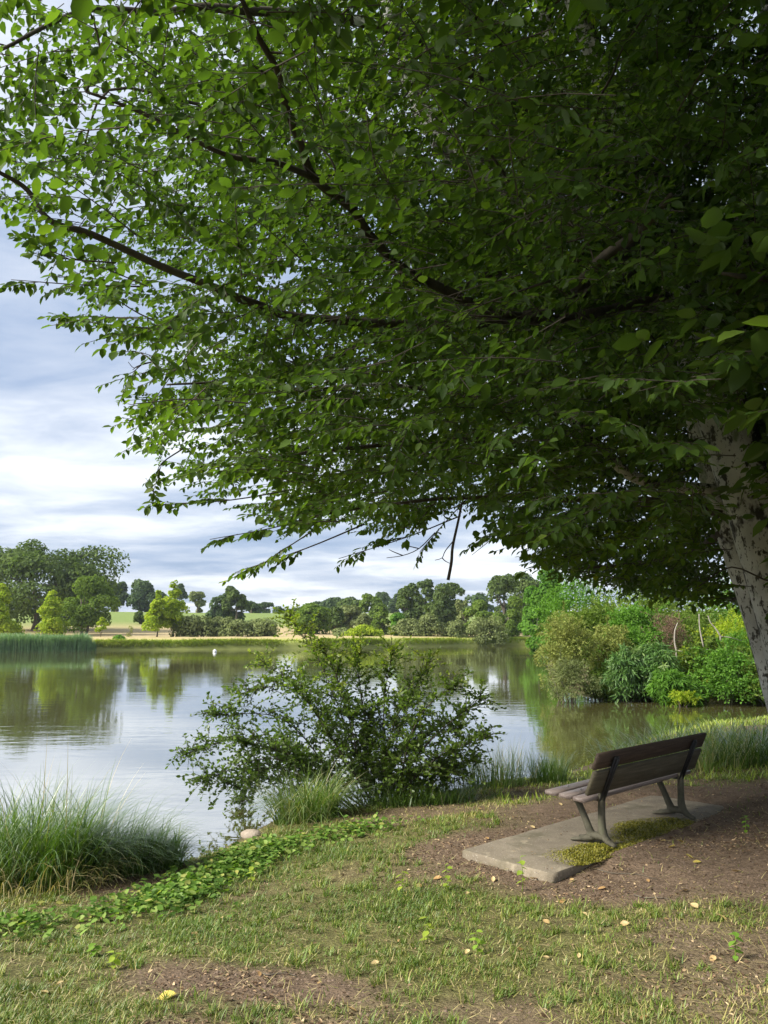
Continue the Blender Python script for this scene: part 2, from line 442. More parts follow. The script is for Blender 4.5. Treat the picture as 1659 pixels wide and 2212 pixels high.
def soil_amount(p):
    "0 turf ... 1 bare earth"
    p = np.atleast_2d(p)[:, :2]
    d = p - BENCH; lx = d @ TX; ly = d @ TY
    ox = np.maximum(np.maximum(-1.75 - lx, lx - 1.9), 0); oy = np.maximum(np.maximum(-0.9 - ly, ly - 1.15), 0)
    a = 1 - smooth(0.0, 0.75, np.hypot(ox, oy) + 0.28 * wob(p, 2.2))
    # worn earth right of the slab, under the tree
    b = smooth(1.3, 2.4, p[:, 0] + 0.25 * (p[:, 1] - 6) + 0.35 * wob(p, 1.6)) * smooth(4.5, 6.0, p[:, 1] + 0.3 * wob(p + 3, 1.8)) * (1 - smooth(9.2, 11.0, p[:, 1] - 0.25 * p[:, 0] + 0.3 * wob(p, 2.0)))
    # a scuffed hollow in the lawn bottom left
    q = p - np.array([-0.62, 4.72]); e = np.hypot((q[:, 0] * 0.94 + q[:, 1] * -0.34) / 0.95, (q[:, 0] * 0.34 + q[:, 1] * 0.94) / 0.42)
    c = 1 - smooth(0.55, 1.15, e + 0.35 * wob(p, 3.0))
    q = p - np.array([-0.05, 3.75]); e = np.hypot(q[:, 0] / 0.5, q[:, 1] / 0.3)
    c2 = (1 - smooth(0.4, 1.1, e + 0.4 * wob(p, 3.0))) * 0.6
    g = 0.78 * smooth(0.08, 0.8, wob(p + 11, 2.4) + 0.35 * smooth(0, 2, p[:, 0]))
    # thin ground in the lower right, broken by tufts
    g = np.maximum(g, 0.72 * smooth(0.3, 1.6, p[:, 0] - 0.1) * (1 - smooth(6.2, 7.0, p[:, 1])) * smooth(-0.2, 0.6, wob(p + 17, 2.8)))
    # trodden mud shelf between the sedge and the turf
    q = p - np.array([-2.15, 7.6]); e = np.hypot(q[:, 0] / 0.75, q[:, 1] / 0.55)
    m = 1 - smooth(0.6, 1.2, e + 0.3 * wob(p, 2.5))
    return np.clip(np.maximum.reduce([a, b, c, c2, g, m]), 0, 1)


def build_terrain():
    def axis(lo, hi, f0, f1, fine, grow):
        a = [f0]; st = fine
        while a[0] > lo: st *= grow; a.insert(0, a[0] - st)
        b = list(np.arange(f0 + fine, f1, fine)); st = fine
        c = [f1]
        while c[-1] < hi: st *= grow; c.append(c[-1] + min(st, 40))
        return np.array(a + b + c)
    xs = axis(-420, 420, -4.6, 6.2, 0.075, 1.12); ys = axis(-60, 700, 2.9, 13.0, 0.075, 1.045)
    X, Y = np.meshgrid(xs, ys, indexing='ij'); p = np.column_stack([X.ravel(), Y.ravel()])
    z = height(p); n, m = len(xs), len(ys)
    i, j = np.meshgrid(np.arange(n - 1), np.arange(m - 1), indexing='ij'); i = i.ravel(); j = j.ravel()
    f = np.stack([i * m + j, (i + 1) * m + j, (i + 1) * m + j + 1, i * m + j + 1], 1)
    mb = MB(); mb.add(np.column_stack([p, z]), f, 0.5)
    me = mb.mesh('ground', smooth=True)
    s = shore_dist(p); soil = soil_amount(p)
    turf = np.array([0.155, 0.145, 0.058]); earth = np.array([0.185, 0.132, 0.09])
    col = turf + (earth - turf) * soil[:, None]
    mud = smooth(0.35, -0.1, s)[:, None]; col = col * (1 - mud) + np.array([0.085, 0.07, 0.04]) * mud
    w = p[:, 1] > 50
    straw = np.array([0.46, 0.36, 0.19]); green = np.array([0.20, 0.26, 0.075]); bank = np.array([0.25, 0.29, 0.07])
    q = smooth(30, 60, s + 10 * wob(p, 0.05))[:, None]
    fc = straw * (1 - q) + green * q
    bq = smooth(2.5, 0.8, s)[:, None]; fc = fc * (1 - bq) + bank * bq
    k = smooth(50, 70, p[:, 1])[:, None]
    col = np.where(w[:, None], col * (1 - k) + np.where(s[:, None] > 0, fc, col) * k, col)
    a = me.attributes.new('base', 'FLOAT_COLOR', 'POINT')
    a.data.foreach_set('color', np.column_stack([col, np.ones(len(col))]).astype(np.float32).ravel())
    m, t, o = new_mat('ground_soil_and_turf'); L = t.links.new
    at = N(t, 'ShaderNodeAttribute', attribute_name='base')
    ge = N(t, 'ShaderNodeNewGeometry')
    n1 = N(t, 'ShaderNodeTexNoise', inp={'Scale': 7.0, 'Detail': 9.0, 'Roughness': 0.7}); L(ge.outputs['Position'], n1.inputs['Vector'])
    n2 = N(t, 'ShaderNodeTexNoise', inp={'Scale': 55.0, 'Detail': 5.0, 'Roughness': 0.7}); L(ge.outputs['Position'], n2.inputs['Vector'])
    v = mixc(t, 1.0, ramp(t, n1.outputs[0], [(0.3, 0.62), (0.7, 1.35)]), ramp(t, n2.outputs[0], [(0.35, 0.6), (0.65, 1.4)]), 'MULTIPLY')
    cc = mixc(t, 1.0, at.outputs['Color'], v, 'MULTIPLY')
    vo = N(t, 'ShaderNodeTexVoronoi', inp={'Scale': 38.0}); L(ge.outputs['Position'], vo.inputs['Vector'])
    hh = math_n(t, 'ADD', math_n(t, 'MULTIPLY', n1.outputs[0], 1.6), math_n(t, 'MULTIPLY', n2.outputs[0], 0.5))
    hh = math_n(t, 'ADD', hh, math_n(t, 'MULTIPLY', vo.outputs[0], 0.35))
    b = N(t, 'ShaderNodeBump', inp={'Strength': 0.8, 'Distance': 0.03}); L(hh, b.inputs['Height'])
    pr = N(t, 'ShaderNodeBsdfPrincipled', inp={'Roughness': 0.95, 'Specular IOR Level': 0.1})
    L(cc, pr.inputs['Base Color']); L(b.outputs[0], pr.inputs['Normal']); L(pr.outputs[0], o.inputs[0])
    obj('ground', me, m, kind='structure')


build_terrain()


def build_water():
    m, t, o = new_mat('pond_water'); L = t.links.new
    ge = N(t, 'ShaderNodeNewGeometry')
    mp = N(t, 'ShaderNodeMapping', inp={'Scale': (0.55, 1.6, 1.0), 'Rotation': (0, 0, 0.10)}); L(ge.outputs['Position'], mp.inputs[0])
    a = N(t, 'ShaderNodeTexNoise', inp={'Scale': 1.3, 'Detail': 3.0, 'Roughness': 0.5, 'Distortion': 0.6}); L(mp.outputs[0], a.inputs['Vector'])
    b = N(t, 'ShaderNodeTexNoise', inp={'Scale': 6.0, 'Detail': 2.0, 'Roughness': 0.5, 'Distortion': 0.4}); L(mp.outputs[0], b.inputs['Vector'])
    c = N(t, 'ShaderNodeTexNoise', inp={'Scale': 0.09, 'Detail': 3.0, 'Roughness': 0.5}); L(mp.outputs[0], c.inputs['Vector'])
    calm = ramp(t, c.outputs[0], [(0.38, 0.25), (0.62, 1.0)])
    hgt = math_n(t, 'ADD', a.outputs[0], math_n(t, 'MULTIPLY', b.outputs[0], 0.22))
    hgt = math_n(t, 'MULTIPLY', hgt, calm)
    bp = N(t, 'ShaderNodeBump', inp={'Strength': 1.0, 'Distance': 0.0065}); L(hgt, bp.inputs['Height'])
    d = N(t, 'ShaderNodeBsdfDiffuse', inp={'Color': (0.115, 0.105, 0.036, 1)}); L(bp.outputs[0], d.inputs['Normal'])
    g = N(t, 'ShaderNodeBsdfGlossy', inp={'Color': (0.97, 0.98, 1.0, 1), 'Roughness': 0.02}); L(bp.outputs[0], g.inputs['Normal'])
    fr = N(t, 'ShaderNodeFresnel', inp={'IOR': 2.9}); L(bp.outputs[0], fr.inputs['Normal'])
    mx = N(t, 'ShaderNodeMixShader'); L(math_n(t, 'MULTIPLY_ADD', fr.outputs[0], 0.54, 0.46), mx.inputs[0]); L(d.outputs[0], mx.inputs[1]); L(g.outputs[0], mx.inputs[2])
    L(mx.outputs[0], o.inputs[0])
    mb = MB(); mb.add([(-140, -20, 0), (60, -20, 0), (60, 125, 0), (-140, 125, 0)], [(0, 1, 2, 3)])
    obj('water', mb.mesh('water'), m, kind='structure')


build_water()

# ------------------------------------------------------------------ far trees, hedges, reeds
def crown_points(kind, R, H, n, lobes):
    "points and outward normals over a lumpy crown of half-width R and height H standing on z = 0"
    if kind == 'cone':
        zs = rng.random(lobes) ** 0.8
        rr = (1 - zs) ** 0.75 * 0.66 * R * np.sqrt(rng.uniform(0.15, 1, lobes)) + 0.04 * R
        lr = (0.11 + 0.36 * (1 - zs)) * R * rng.uniform(0.8, 1.2, lobes)
    elif kind == 'column':
        zs = np.linspace(0.05, 0.95, lobes); rr = 0.25 * R * rng.random(lobes); lr = R * (0.45 + 0.35 * np.sin(3.1 * zs)) * rng.uniform(0.8, 1.1, lobes)
    elif kind == 'shrub':
        zs = rng.random(lobes) * 0.72; rr = np.sqrt(np.clip(1 - (zs / 0.8) ** 2, 0, 1)) * 0.74 * R * np.sqrt(rng.random(lobes)); lr = rng.uniform(0.26, 0.40, lobes) * min(R, 1.2 * H)
    else:
        dd = unit(rng.normal(size=(lobes, 3))) * (rng.uniform(0.25, 1, (lobes, 1)) ** 0.4)
        zs = 0.48 + 0.46 * dd[:, 2]; rr = 0.66 * R * np.hypot(dd[:, 0], dd[:, 1]) * (1.06 - 0.25 * (zs - 0.5)); lr = rng.uniform(0.27, 0.42, lobes) * min(R, 0.62 * H)
    an = rng.random(lobes) * 6.283
    lc = np.column_stack([rr * np.cos(an), rr * np.sin(an), H * (0.06 + 0.86 * zs)])
    k = rng.choice(lobes, n, p=lr ** 2 / (lr ** 2).sum())
    d = unit(rng.normal(size=(n, 3))); d[:, 2] = np.where(d[:, 2] < -0.35, -d[:, 2], d[:, 2])
    r = lr[k] * (0.60 + 0.5 * np.sqrt(rng.random(n)))
    p = lc[k] + d * r[:, None] * np.array([1, 1, 0.85])
    p += 0.11 * R * np.column_stack([wob(p + 5 * i, 3.0 / R) for i in range(3)])
    p[:, 2] = np.maximum(p[:, 2], 0.02 * H)
    return p, d, lc


def tree(label, cat, u, vtop, vbase, wid, d, kind='round', mat='oak', n=3500, lobes=14, trunk=0.22, stems=1, leaf=0.22, name=None, group=None, bare=0.18, dz=0.0):
    p0 = W(u, vbase, d); x, y = float(p0[0]), float(p0[1])
    z = gz(x, y); top = float(W(u, vtop, d)[2]); H = max(top - z, 0.5)
    R = wid * S_ / FPX * d * 0.5
    root = thing(name or ('shrub' if kind == 'shrub' else 'tree'), label, cat, (x, y, z), 0, group)
    b = H * bare * 0.9; n = int(n * 1.5); leaf *= 0.86
    p, nn, lc = crown_points(kind, R, H - b, n, lobes)
    p[:, 2] += b
    # fit the crown to its measured width and height
    q0, q1 = np.percentile(p[:, 2], (1.5, 99.7)); p[:, 2] = b + (p[:, 2] - q0) * (H - b) / max(q1 - q0, 0.1)
    wq = np.percentile(np.abs(p[:, :2]), 98.5); p[:, :2] *= R / wq
    lcs = lc.copy(); lcs[:, 2] = lcs[:, 2] * 0.9 + b; lcs[:, :2] *= R / wq
    nn = nn + 0.55 * rng.normal(size=nn.shape); nn[:, 2] += 0.25
    mb = MB(); tint = np.clip(0.5 + 0.28 * wob(p, 2.2 / R) + 0.22 * rng.normal(size=n), 0, 1)
    quads(mb, p, nn, leaf * rng.uniform(0.6, 1.3, n), tint)
    obj('crown', mb.mesh('crown'), M[mat], root)
    mb = MB()
    for s in range(stems):
        ox = (s - (stems - 1) / 2) * R * 0.32
        bx = np.array([ox * 0.5, 0.05 * R * s, -0.2]); tp = np.array([ox * 1.3 + 0.05 * R, 0, b + 0.55 * (H - b)])
        pts = spline([bx, bx * 0.6 + tp * 0.3 + np.array([0.04 * R, 0, 0]), tp], 4)
        tube(mb, pts, np.linspace(trunk, trunk * 0.35, len(pts)), 7)
        for c in lcs[rng.choice(len(lcs), min(5, len(lcs)), replace=False)]:
            a = pts[int(len(pts) * rng.uniform(0.45, 0.9))]
            tube(mb, spline([a, (a + c) / 2 + np.array([0, 0, -0.1 * R]), c], 3), np.linspace(trunk * .4, trunk * .1, 7), 5)
    obj('trunk' if kind != 'shrub' else 'stem', mb.mesh('trunk', True), M['fartrunk'], root)
    return root


def far_side():
    T = tree
    # left bank
    T('tall broad dark oak with two trunks at the left edge of the far bank', 'tree', 85, 1172, 1362, 290, 112, 'round', 'oak', 12000, 34, 0.5, 2, 0.30, 'oak_tree', None, 0.2)
    T('dark tree at the right shoulder of the tall oak', 'tree', 168, 1206, 1366, 105, 116, 'round', 'dark', 4500, 16, 0.3, 1, 0.28, 'oak_tree', None, 0.2)
    T('lime green pointed young tree cut by the left edge of the photo', 'tree', -4, 1262, 1374, 88, 93, 'cone', 'lime', 3600, 34, 0.13, 1, 0.19, 'young_tree', 'lime green young trees on the far bank', 0.02)
    T('lime green pointed young tree in front of the tall oak', 'tree', 108, 1277, 1373, 82, 95, 'cone', 'lime', 3600, 34, 0.12, 1, 0.19, 'young_tree', 'lime green young trees on the far bank', 0.02)
    T('rounded olive green tree with two stems right of the tall oak', 'tree', 180, 1246, 1371, 112, 100, 'round', 'mid', 6000, 22, 0.2, 2, 0.20, 'round_tree', None, 0.16)
    T('small sapling in the dry field before the rounded tree', 'tree', 217, 1334, 1378, 25, 94, 'round', 'lime', 420, 7, 0.05, 1, 0.15, 'sapling', None, 0.35)
    T('lime green tree at the water, the fuller and taller of the pair', 'tree', 372, 1258, 1386, 66, 94, 'cone', 'lime', 3600, 30, 0.15, 1, 0.18, 'young_tree', 'lime green young trees on the far bank', 0.22)
    T('lighter lime green tree on the left of the pair at the water', 'tree', 338, 1277, 1386, 62, 92, 'cone', 'lime', 3000, 30, 0.11, 1, 0.18, 'young_tree', 'lime green young trees on the far bank', 0.22)
    T('small round dark tree standing alone in the dry field', 'tree', 303, 1321, 1348, 26, 135, 'round', 'oak', 700, 8, 0.12, 1, 0.25, 'field_tree', None, 0.15)
    T('leafless thin shrub in the dry field by the water', 'shrub', 277, 1352, 1380, 20, 91, 'round', 'pale', 160, 6, 0.03, 3, 0.08, 'shrub', None, 0.1)
    T('low green weeds on the far bank under the sapling', 'plant', 258, 1372, 1388, 46, 86, 'shrub', 'fresh', 700, 10, 0.03, 3, 0.14, 'bank_weeds', None, 0.02)
    # field crest, bluish
    T('far dark tree on the field crest, left of a pair', 'tree', 251, 1258, 1320, 52, 205, 'round', 'dark', 2000, 12, 0.3, 1, 0.5, 'crest_tree', None, 0.05)
    T('far dark tree on the field crest, broader right one of a pair', 'tree', 312, 1254, 1321, 76, 205, 'round', 'dark', 2600, 14, 0.3, 1, 0.5, 'crest_tree', None, 0.05)
    T('far tree on the crest seen behind the lime green pair', 'tree', 385, 1262, 1322, 38, 215, 'round', 'dark', 1200, 9, 0.3, 1, 0.5, 'crest_tree', None, 0.05)
    T('pale thin-crowned far tree right of the lime green pair', 'tree', 425, 1279, 1326, 40, 190, 'round', 'willow', 1000, 10, 0.25, 1, 0.45, 'crest_tree', None, 0.1)
    T('dark field tree behind the willow hedge, tallest there', 'tree', 509, 1268, 1345, 52, 150, 'round', 'oak', 2600, 14, 0.3, 1, 0.33, 'field_tree', None, 0.08)
    T('lower grey green field tree left of the tallest one behind the hedge', 'tree', 474, 1282, 1345, 58, 152, 'round', 'dark', 2200, 12, 0.25, 1, 0.33, 'field_tree', None, 0.05)
    T('far low tree clump right of the dark field tree', 'tree', 542, 1300, 1330, 40, 200, 'round', 'dark', 900, 8, 0.25, 1, 0.45, 'crest_tree', None, 0.03)
    T('far dome shaped tree alone on the skyline', 'tree', 574, 1302, 1329, 33, 230, 'round', 'dark', 900, 8, 0.25, 1, 0.5, 'crest_tree', None, 0.03)
    T('far low bush on the skyline left of the two masts', 'shrub', 603, 1311, 1329, 26, 240, 'shrub', 'dark', 500, 7, 0.2, 1, 0.5, 'skyline_bush', None, 0.02)
    T('far hedge on the skyline below the two masts', 'shrub', 633, 1313, 1331, 42, 245, 'shrub', 'dark', 700, 9, 0.2, 1, 0.5, 'skyline_bush', None, 0.02)
    # grey green willow hedge at the water
    for u, vt, w, dd, lb in ((417, 1331, 84, 95, 'leftmost lump, beside the lime green trees'), (468, 1334, 70, 97, 'narrow second lump from the left'), (505, 1335, 84, 96, 'broad third lump from the left'),
                             (556, 1337, 84, 97, 'rightmost lump, ending behind the foreground bush')):
        T('grey green willow hedge on the far bank, ' + lb, 'shrub', u, vt, 1384, w, dd, 'shrub', 'willow', 3600, 26, 0.06, 3, 0.17, 'willow_shrub', 'willow hedge left of the foreground bush', 0.01)
    # woods right of the bush
    for i, (u, vt, w) in enumerate(((662, 1309, 14), (672, 1305, 14), (684, 1300, 20), (698, 1298, 18), (712, 1292, 22), (727, 1291, 20), (745, 1293, 30), (643, 1316, 22))):
        T('far slim tree in the skyline row behind the round green tree, ' + ('second from the left', 'third from the left', 'fourth from the left', 'fifth from the left', 'sixth from the left', 'seventh from the left', 'broad rightmost one', 'lowest leftmost one')[i], 'tree', u, vt, 1335, w * 1.3, 210, 'column', 'dark', 700, 9, 0.2, 1, 0.45, 'row_tree', 'skyline row of slim trees', 0.02)
    T('round green tree left in the wood, right of the bush tip', 'tree', 672, 1304, 1366, 74, 112, 'round', 'mid', 4200, 20, 0.25, 1, 0.24, 'wood_tree', None, 0.04)
    T('dark narrow tree between the round green tree and grey willow', 'tree', 722, 1312, 1366, 46, 122, 'round', 'oak', 2200, 12, 0.25, 1, 0.27, 'wood_tree', None, 0.04)
    T('grey green willow tree in the middle of the wood', 'tree', 758, 1308, 1362, 54, 128, 'round', 'willow', 2400, 14, 0.25, 1, 0.27, 'willow_tree', None, 0.04)
    T('low grey bush under the grey green willow tree', 'shrub', 781, 1326, 1364, 48, 118, 'shrub', 'willow', 1700, 14, 0.1, 2, 0.22, 'shrub', None, 0.02)
    T('mid green tree left of the large grove, behind the grey bush', 'tree', 800, 1284, 1350, 62, 150, 'round', 'mid', 2800, 14, 0.3, 1, 0.32, 'wood_tree', None, 0.04)
    T('olive tree on the slope left of the large grove', 'tree', 752, 1291, 1345, 62, 165, 'round', 'oak', 2200, 13, 0.3, 1, 0.34, 'wood_tree', None, 0.04)
    T('far bluish tree on the hill, left of the large grove', 'tree', 826, 1280, 1325, 36, 260, 'round', 'dark', 1000, 9, 0.3, 1, 0.55, 'hill_tree', None, 0.02)
    T('far bluish tree on the hill, tucked against the grove', 'tree', 851, 1284, 1325, 32, 265, 'round', 'dark', 900, 9, 0.3, 1, 0.55, 'hill_tree', None, 0.02)
    T('small dark pointed tree in front of the large grove', 'tree', 824, 1313, 1366, 44, 112, 'cone', 'mid', 1900, 24, 0.15, 1, 0.22, 'wood_tree', None, 0.03)
    T('bright green bush by the path, left of the pale willows', 'shrub', 790, 1350, 1379, 76, 101, 'shrub', 'lime', 2200, 18, 0.06, 3, 0.17, 'bright_bush', None, 0.01)
    T('dull green low bush left of the bright green bush', 'shrub', 738, 1356, 1379, 52, 103, 'shrub', 'willow', 1300, 12, 0.06, 3, 0.18, 'shrub', None, 0.01)
    T('bright green small tree just left of the pale willows', 'tree', 858, 1325, 1374, 46, 105, 'round', 'fresh', 1900, 14, 0.12, 1, 0.19, 'wood_tree', None, 0.02)
    for u, vt, w, lb in ((878, 1262, 66, 'left dome'), (917, 1253, 62, 'tall middle left dome'), (955, 1263, 70, 'middle right dome in front'), (985, 1260, 62, 'right dome')):
        T('large dark green grove tree beyond the pale willows, ' + lb, 'tree', u, vt, 1362, w, 122 + 6 * (w % 3), 'round', 'oak', 4200, 20, 0.35, 1, 0.27, 'grove_tree', 'large dark grove', 0.04)
    for u, vt, w, lb in ((880, 1337, 68, 'leftmost'), (928, 1327, 68, 'tallest dome'), (982, 1340, 66, 'low middle one'), (1046, 1333, 92, 'broad rightmost one')):
        T('pale grey green willow bush behind the far path, ' + lb, 'shrub', u, vt, 1378, w, 104, 'shrub', 'willow', 3000, 24, 0.06, 3, 0.17, 'willow_shrub', 'pale willow bushes along the far path', 0.01)
    T('thin grey dead-topped tree right of the grove', 'tree', 1003, 1296, 1362, 34, 118, 'round', 'willow', 900, 12, 0.15, 2, 0.2, 'thin_tree', None, 0.06)
    T('rounded green tree behind the broad rightmost willow bush', 'tree', 1032, 1297, 1362, 66, 116, 'round', 'mid', 3000, 18, 0.25, 1, 0.24, 'wood_tree', None, 0.04)
    T('tall dark tree rising at the right end of the wood', 'tree', 1088, 1243, 1362, 82, 120, 'round', 'oak', 4600, 22, 0.4, 1, 0.27, 'wood_tree', None, 0.04)
    T('dark tree right behind the tall one at the wood end', 'tree', 1140, 1238, 1360, 90, 128, 'round', 'oak', 4600, 22, 0.4, 1, 0.28, 'wood_tree', None, 0.04)
    T('mid green tree low before the tall dark tree', 'tree', 1098, 1290, 1366, 60, 108, 'round', 'mid', 2600, 16, 0.2, 1, 0.22, 'wood_tree', None, 0.03)
    T('low far trees on the skyline between the grove and the tall tree', 'tree', 1030, 1281, 1330, 70, 200, 'shrub', 'dark', 1500, 14, 0.3, 1, 0.42, 'skyline_tree', None, 0.02)
    T('bright fresh green tree at the water where the right bank begins', 'tree', 1160, 1268, 1378, 66, 74, 'round', 'fresh', 5200, 24, 0.18, 1, 0.17, 'fresh_tree', None, 0.04)
    T('fresh green taller tree leaning over the right bank', 'tree', 1186, 1232, 1378, 80, 66, 'round', 'fresh', 5600, 24, 0.2, 1, 0.16, 'fresh_tree', None, 0.05)
    # two thin lattice masts on the skyline
    for u, vt, lb in ((640.5, 1301, 'left and taller'), (646, 1303, 'right')):
        p = W(u, 1330, 420); x, y = p[0], p[1]; z = gz(x, y); zt = W(u, vt, 420)[2]
        r = thing('lattice_mast', 'thin grey lattice mast on the skyline, the %s of two' % lb, 'mast', (x, y, z), 0, 'two masts on the skyline')
        mb = MB(); H = zt - z; nst = 9
        for a in range(3):
            c = [0.5 * math.cos(a * 2.1), 0.5 * math.sin(a * 2.1)]
            tube(mb, [(c[0], c[1], 0), (c[0] * .5, c[1] * .5, H)], [0.10, 0.07], 4)
        for k in range(nst):
            z0, z1 = H * k / nst, H * (k + 1) / nst; s0 = 1 - .5 * k / nst
            for a in range(3):
                b = (a + 1) % 3
                tube(mb, [(0.5 * s0 * math.cos(a * 2.1), 0.5 * s0 * math.sin(a * 2.1), z0), (0.5 * s0 * math.cos(b * 2.1), 0.5 * s0 * math.sin(b * 2.1), z1)], 0.05, 3)
        obj('lattice', mb.mesh('lattice'), M['mast'], r)
    # reeds at the left of the far shore
    n = 9000
    t = rng.random(n); a, b = W(-60, 1408, 77), W(204, 1405, 82.5)
    base = a + (b - a) * t[:, None]; base[:, 1] += rng.uniform(-0.9, 0.9, n) + 0.4 * wob(base, 0.5); base[:, 2] = -0.1
    hh = (1.75 + 0.35 * wob(base, 0.9)) * rng.uniform(0.8, 1.12, n) * (1 - 0.5 * smooth(0.93, 1.0, t))
    mb = MB(); blades(mb, base, hh, 0.07, rng.random(n) * 6.28, rng.uniform(0, 0.14, n), rng.uniform(0.1, 0.7, n), 3, np.clip(0.45 + 0.25 * wob(base, 0.6) + 0.2 * rng.normal(size=n), 0, 1))
    obj('reeds', mb.mesh('reeds'), M['reed'], kind='stuff', label='dense belt of bluish green reeds at the left far shore', category='reeds')
    # the undercut far bank itself
    i0, i1 = 30, 36
    ln = spline(SHORE[i0 - 1:i1 + 3], 10); tg = unit(np.gradient(ln, axis=0)); nl = np.column_stack([tg[:, 1], -tg[:, 0]])
    if shore_dist(ln[20:21] + nl[20:21] * 2)[0] < 0: nl = -nl
    prof = [(-0.5, -0.4), (-0.05, 0.0), (0.08, 0.35), (0.22, 0.62), (0.6, 0.88), (1.4, 1.04), (3.5, 1.18), (7.5, 1.24), (9.5, 1.02)]
    rows = [np.column_stack([ln + nl * (o_ + 0.10 * wob(ln, 0.9)[:, None]), np.full(len(ln), zz) + 0.05 * wob(ln + 3, 1.3) * (zz > 0.1)]) for o_, zz in prof]
    m_ = len(ln); i, j = np.meshgrid(np.arange(len(prof) - 1), np.arange(m_ - 1), indexing='ij'); i, j = i.ravel(), j.ravel()
    mb = MB(); mb.add(np.concatenate(rows), np.stack([i * m_ + j, i * m_ + j + 1, (i + 1) * m_ + j + 1, (i + 1) * m_ + j], 1), np.repeat(np.clip([x[0] / 6 for x in prof], 0, 1), m_))
    bm, t, o = new_mat('far_bank_earth'); at = N(t, 'ShaderNodeAttribute', attribute_name='tint')
    d = N(t, 'ShaderNodeBsdfDiffuse'); t.links.new(ramp(t, at.outputs['Fac'], [(0, (0.24, 0.26, 0.08)), (0.08, (0.34, 0.38, 0.10)), (0.35, (0.44, 0.37, 0.17)), (1, (0.46, 0.37, 0.20))]), d.inputs[0]); t.links.new(d.outputs[0], o.inputs[0])
    obj('far_bank', mb.mesh('far_bank', True), bm, kind='structure')
    # shaggy grass lip on it
    seg = SHORE[i0:i1 + 1]; L = np.hypot(*np.diff(seg, axis=0).T); n = 20000
    k = rng.choice(len(L), n, p=L / L.sum()); t = rng.random(n)[:, None]
    p = seg[k] * (1 - t) + seg[k + 1] * t
    nr = unit(np.column_stack([-(seg[k + 1] - seg[k])[:, 1], (seg[k + 1] - seg[k])[:, 0]])) * -1
    inl = 0.05 + np.abs(rng.normal(0.0, 0.55, n)); p = p + nr * inl[:, None]
    flip = shore_dist(p) < 0; p[flip] = p[flip] - 2 * nr[flip] * inl[flip][:, None]
    clump = wob(p, 0.55); keep = rng.random(n) < np.clip(0.62 + 0.6 * clump, 0.12, 1); p = p[keep]; clump = clump[keep]; n = len(p)
    si = shore_dist(p); base = ground(p); base[:, 2] = np.interp(si, [q[0] for q in prof], [q[1] for q in prof]) - 0.03; az = np.arctan2(-0.9, 0.2) + rng.normal(0, 0.9, n)
    mb = MB(); blades(mb, base, rng.uniform(0.35, 0.8, n) * (1 + 0.35 * clump) * (1 - 0.72 * smooth(0.3, 0.9, si)), 0.06, az, rng.uniform(0.1, 0.6, n), rng.uniform(0.8, 2.0, n), 3, np.clip(0.5 + 0.3 * wob(p, 0.25) + 0.2 * rng.normal(size=n), 0, 1))
    obj('bank_grass', mb.mesh('bank_grass'), M['bankgrass'], kind='stuff', label='shaggy yellow green grass hanging over the far bank', category='grass')
    # white float on the water
    p = WZ(464, 1408.5, 0)
    mb = MB()
    prof = [(0.0, -0.14), (0.13, -0.10), (0.19, 0.0), (0.19, 0.09), (0.12, 0.18), (0.05, 0.205), (0.04, 0.25), (0.0, 0.255)]
    a = np.linspace(0, 6.283, 14, endpoint=False)
    v = np.concatenate([np.column_stack([r * np.cos(a), r * np.sin(a), np.full(14, z)]) for r, z in prof])
    i, j = np.meshgrid(np.arange(len(prof) - 1), np.arange(14), indexing='ij'); i, j = i.ravel(), j.ravel()
    mb.add(v, np.stack([i * 14 + j, i * 14 + (j + 1) % 14, (i + 1) * 14 + (j + 1) % 14, (i + 1) * 14 + j], 1))
    o = obj('buoy', mb.mesh('buoy', True), M['white'], label='small white buoy floating just off the far bank', category='buoy'); o.location = (p[0], p[1], 0.03); o.rotation_euler = (0.1, 0.05, 0)


far_side()


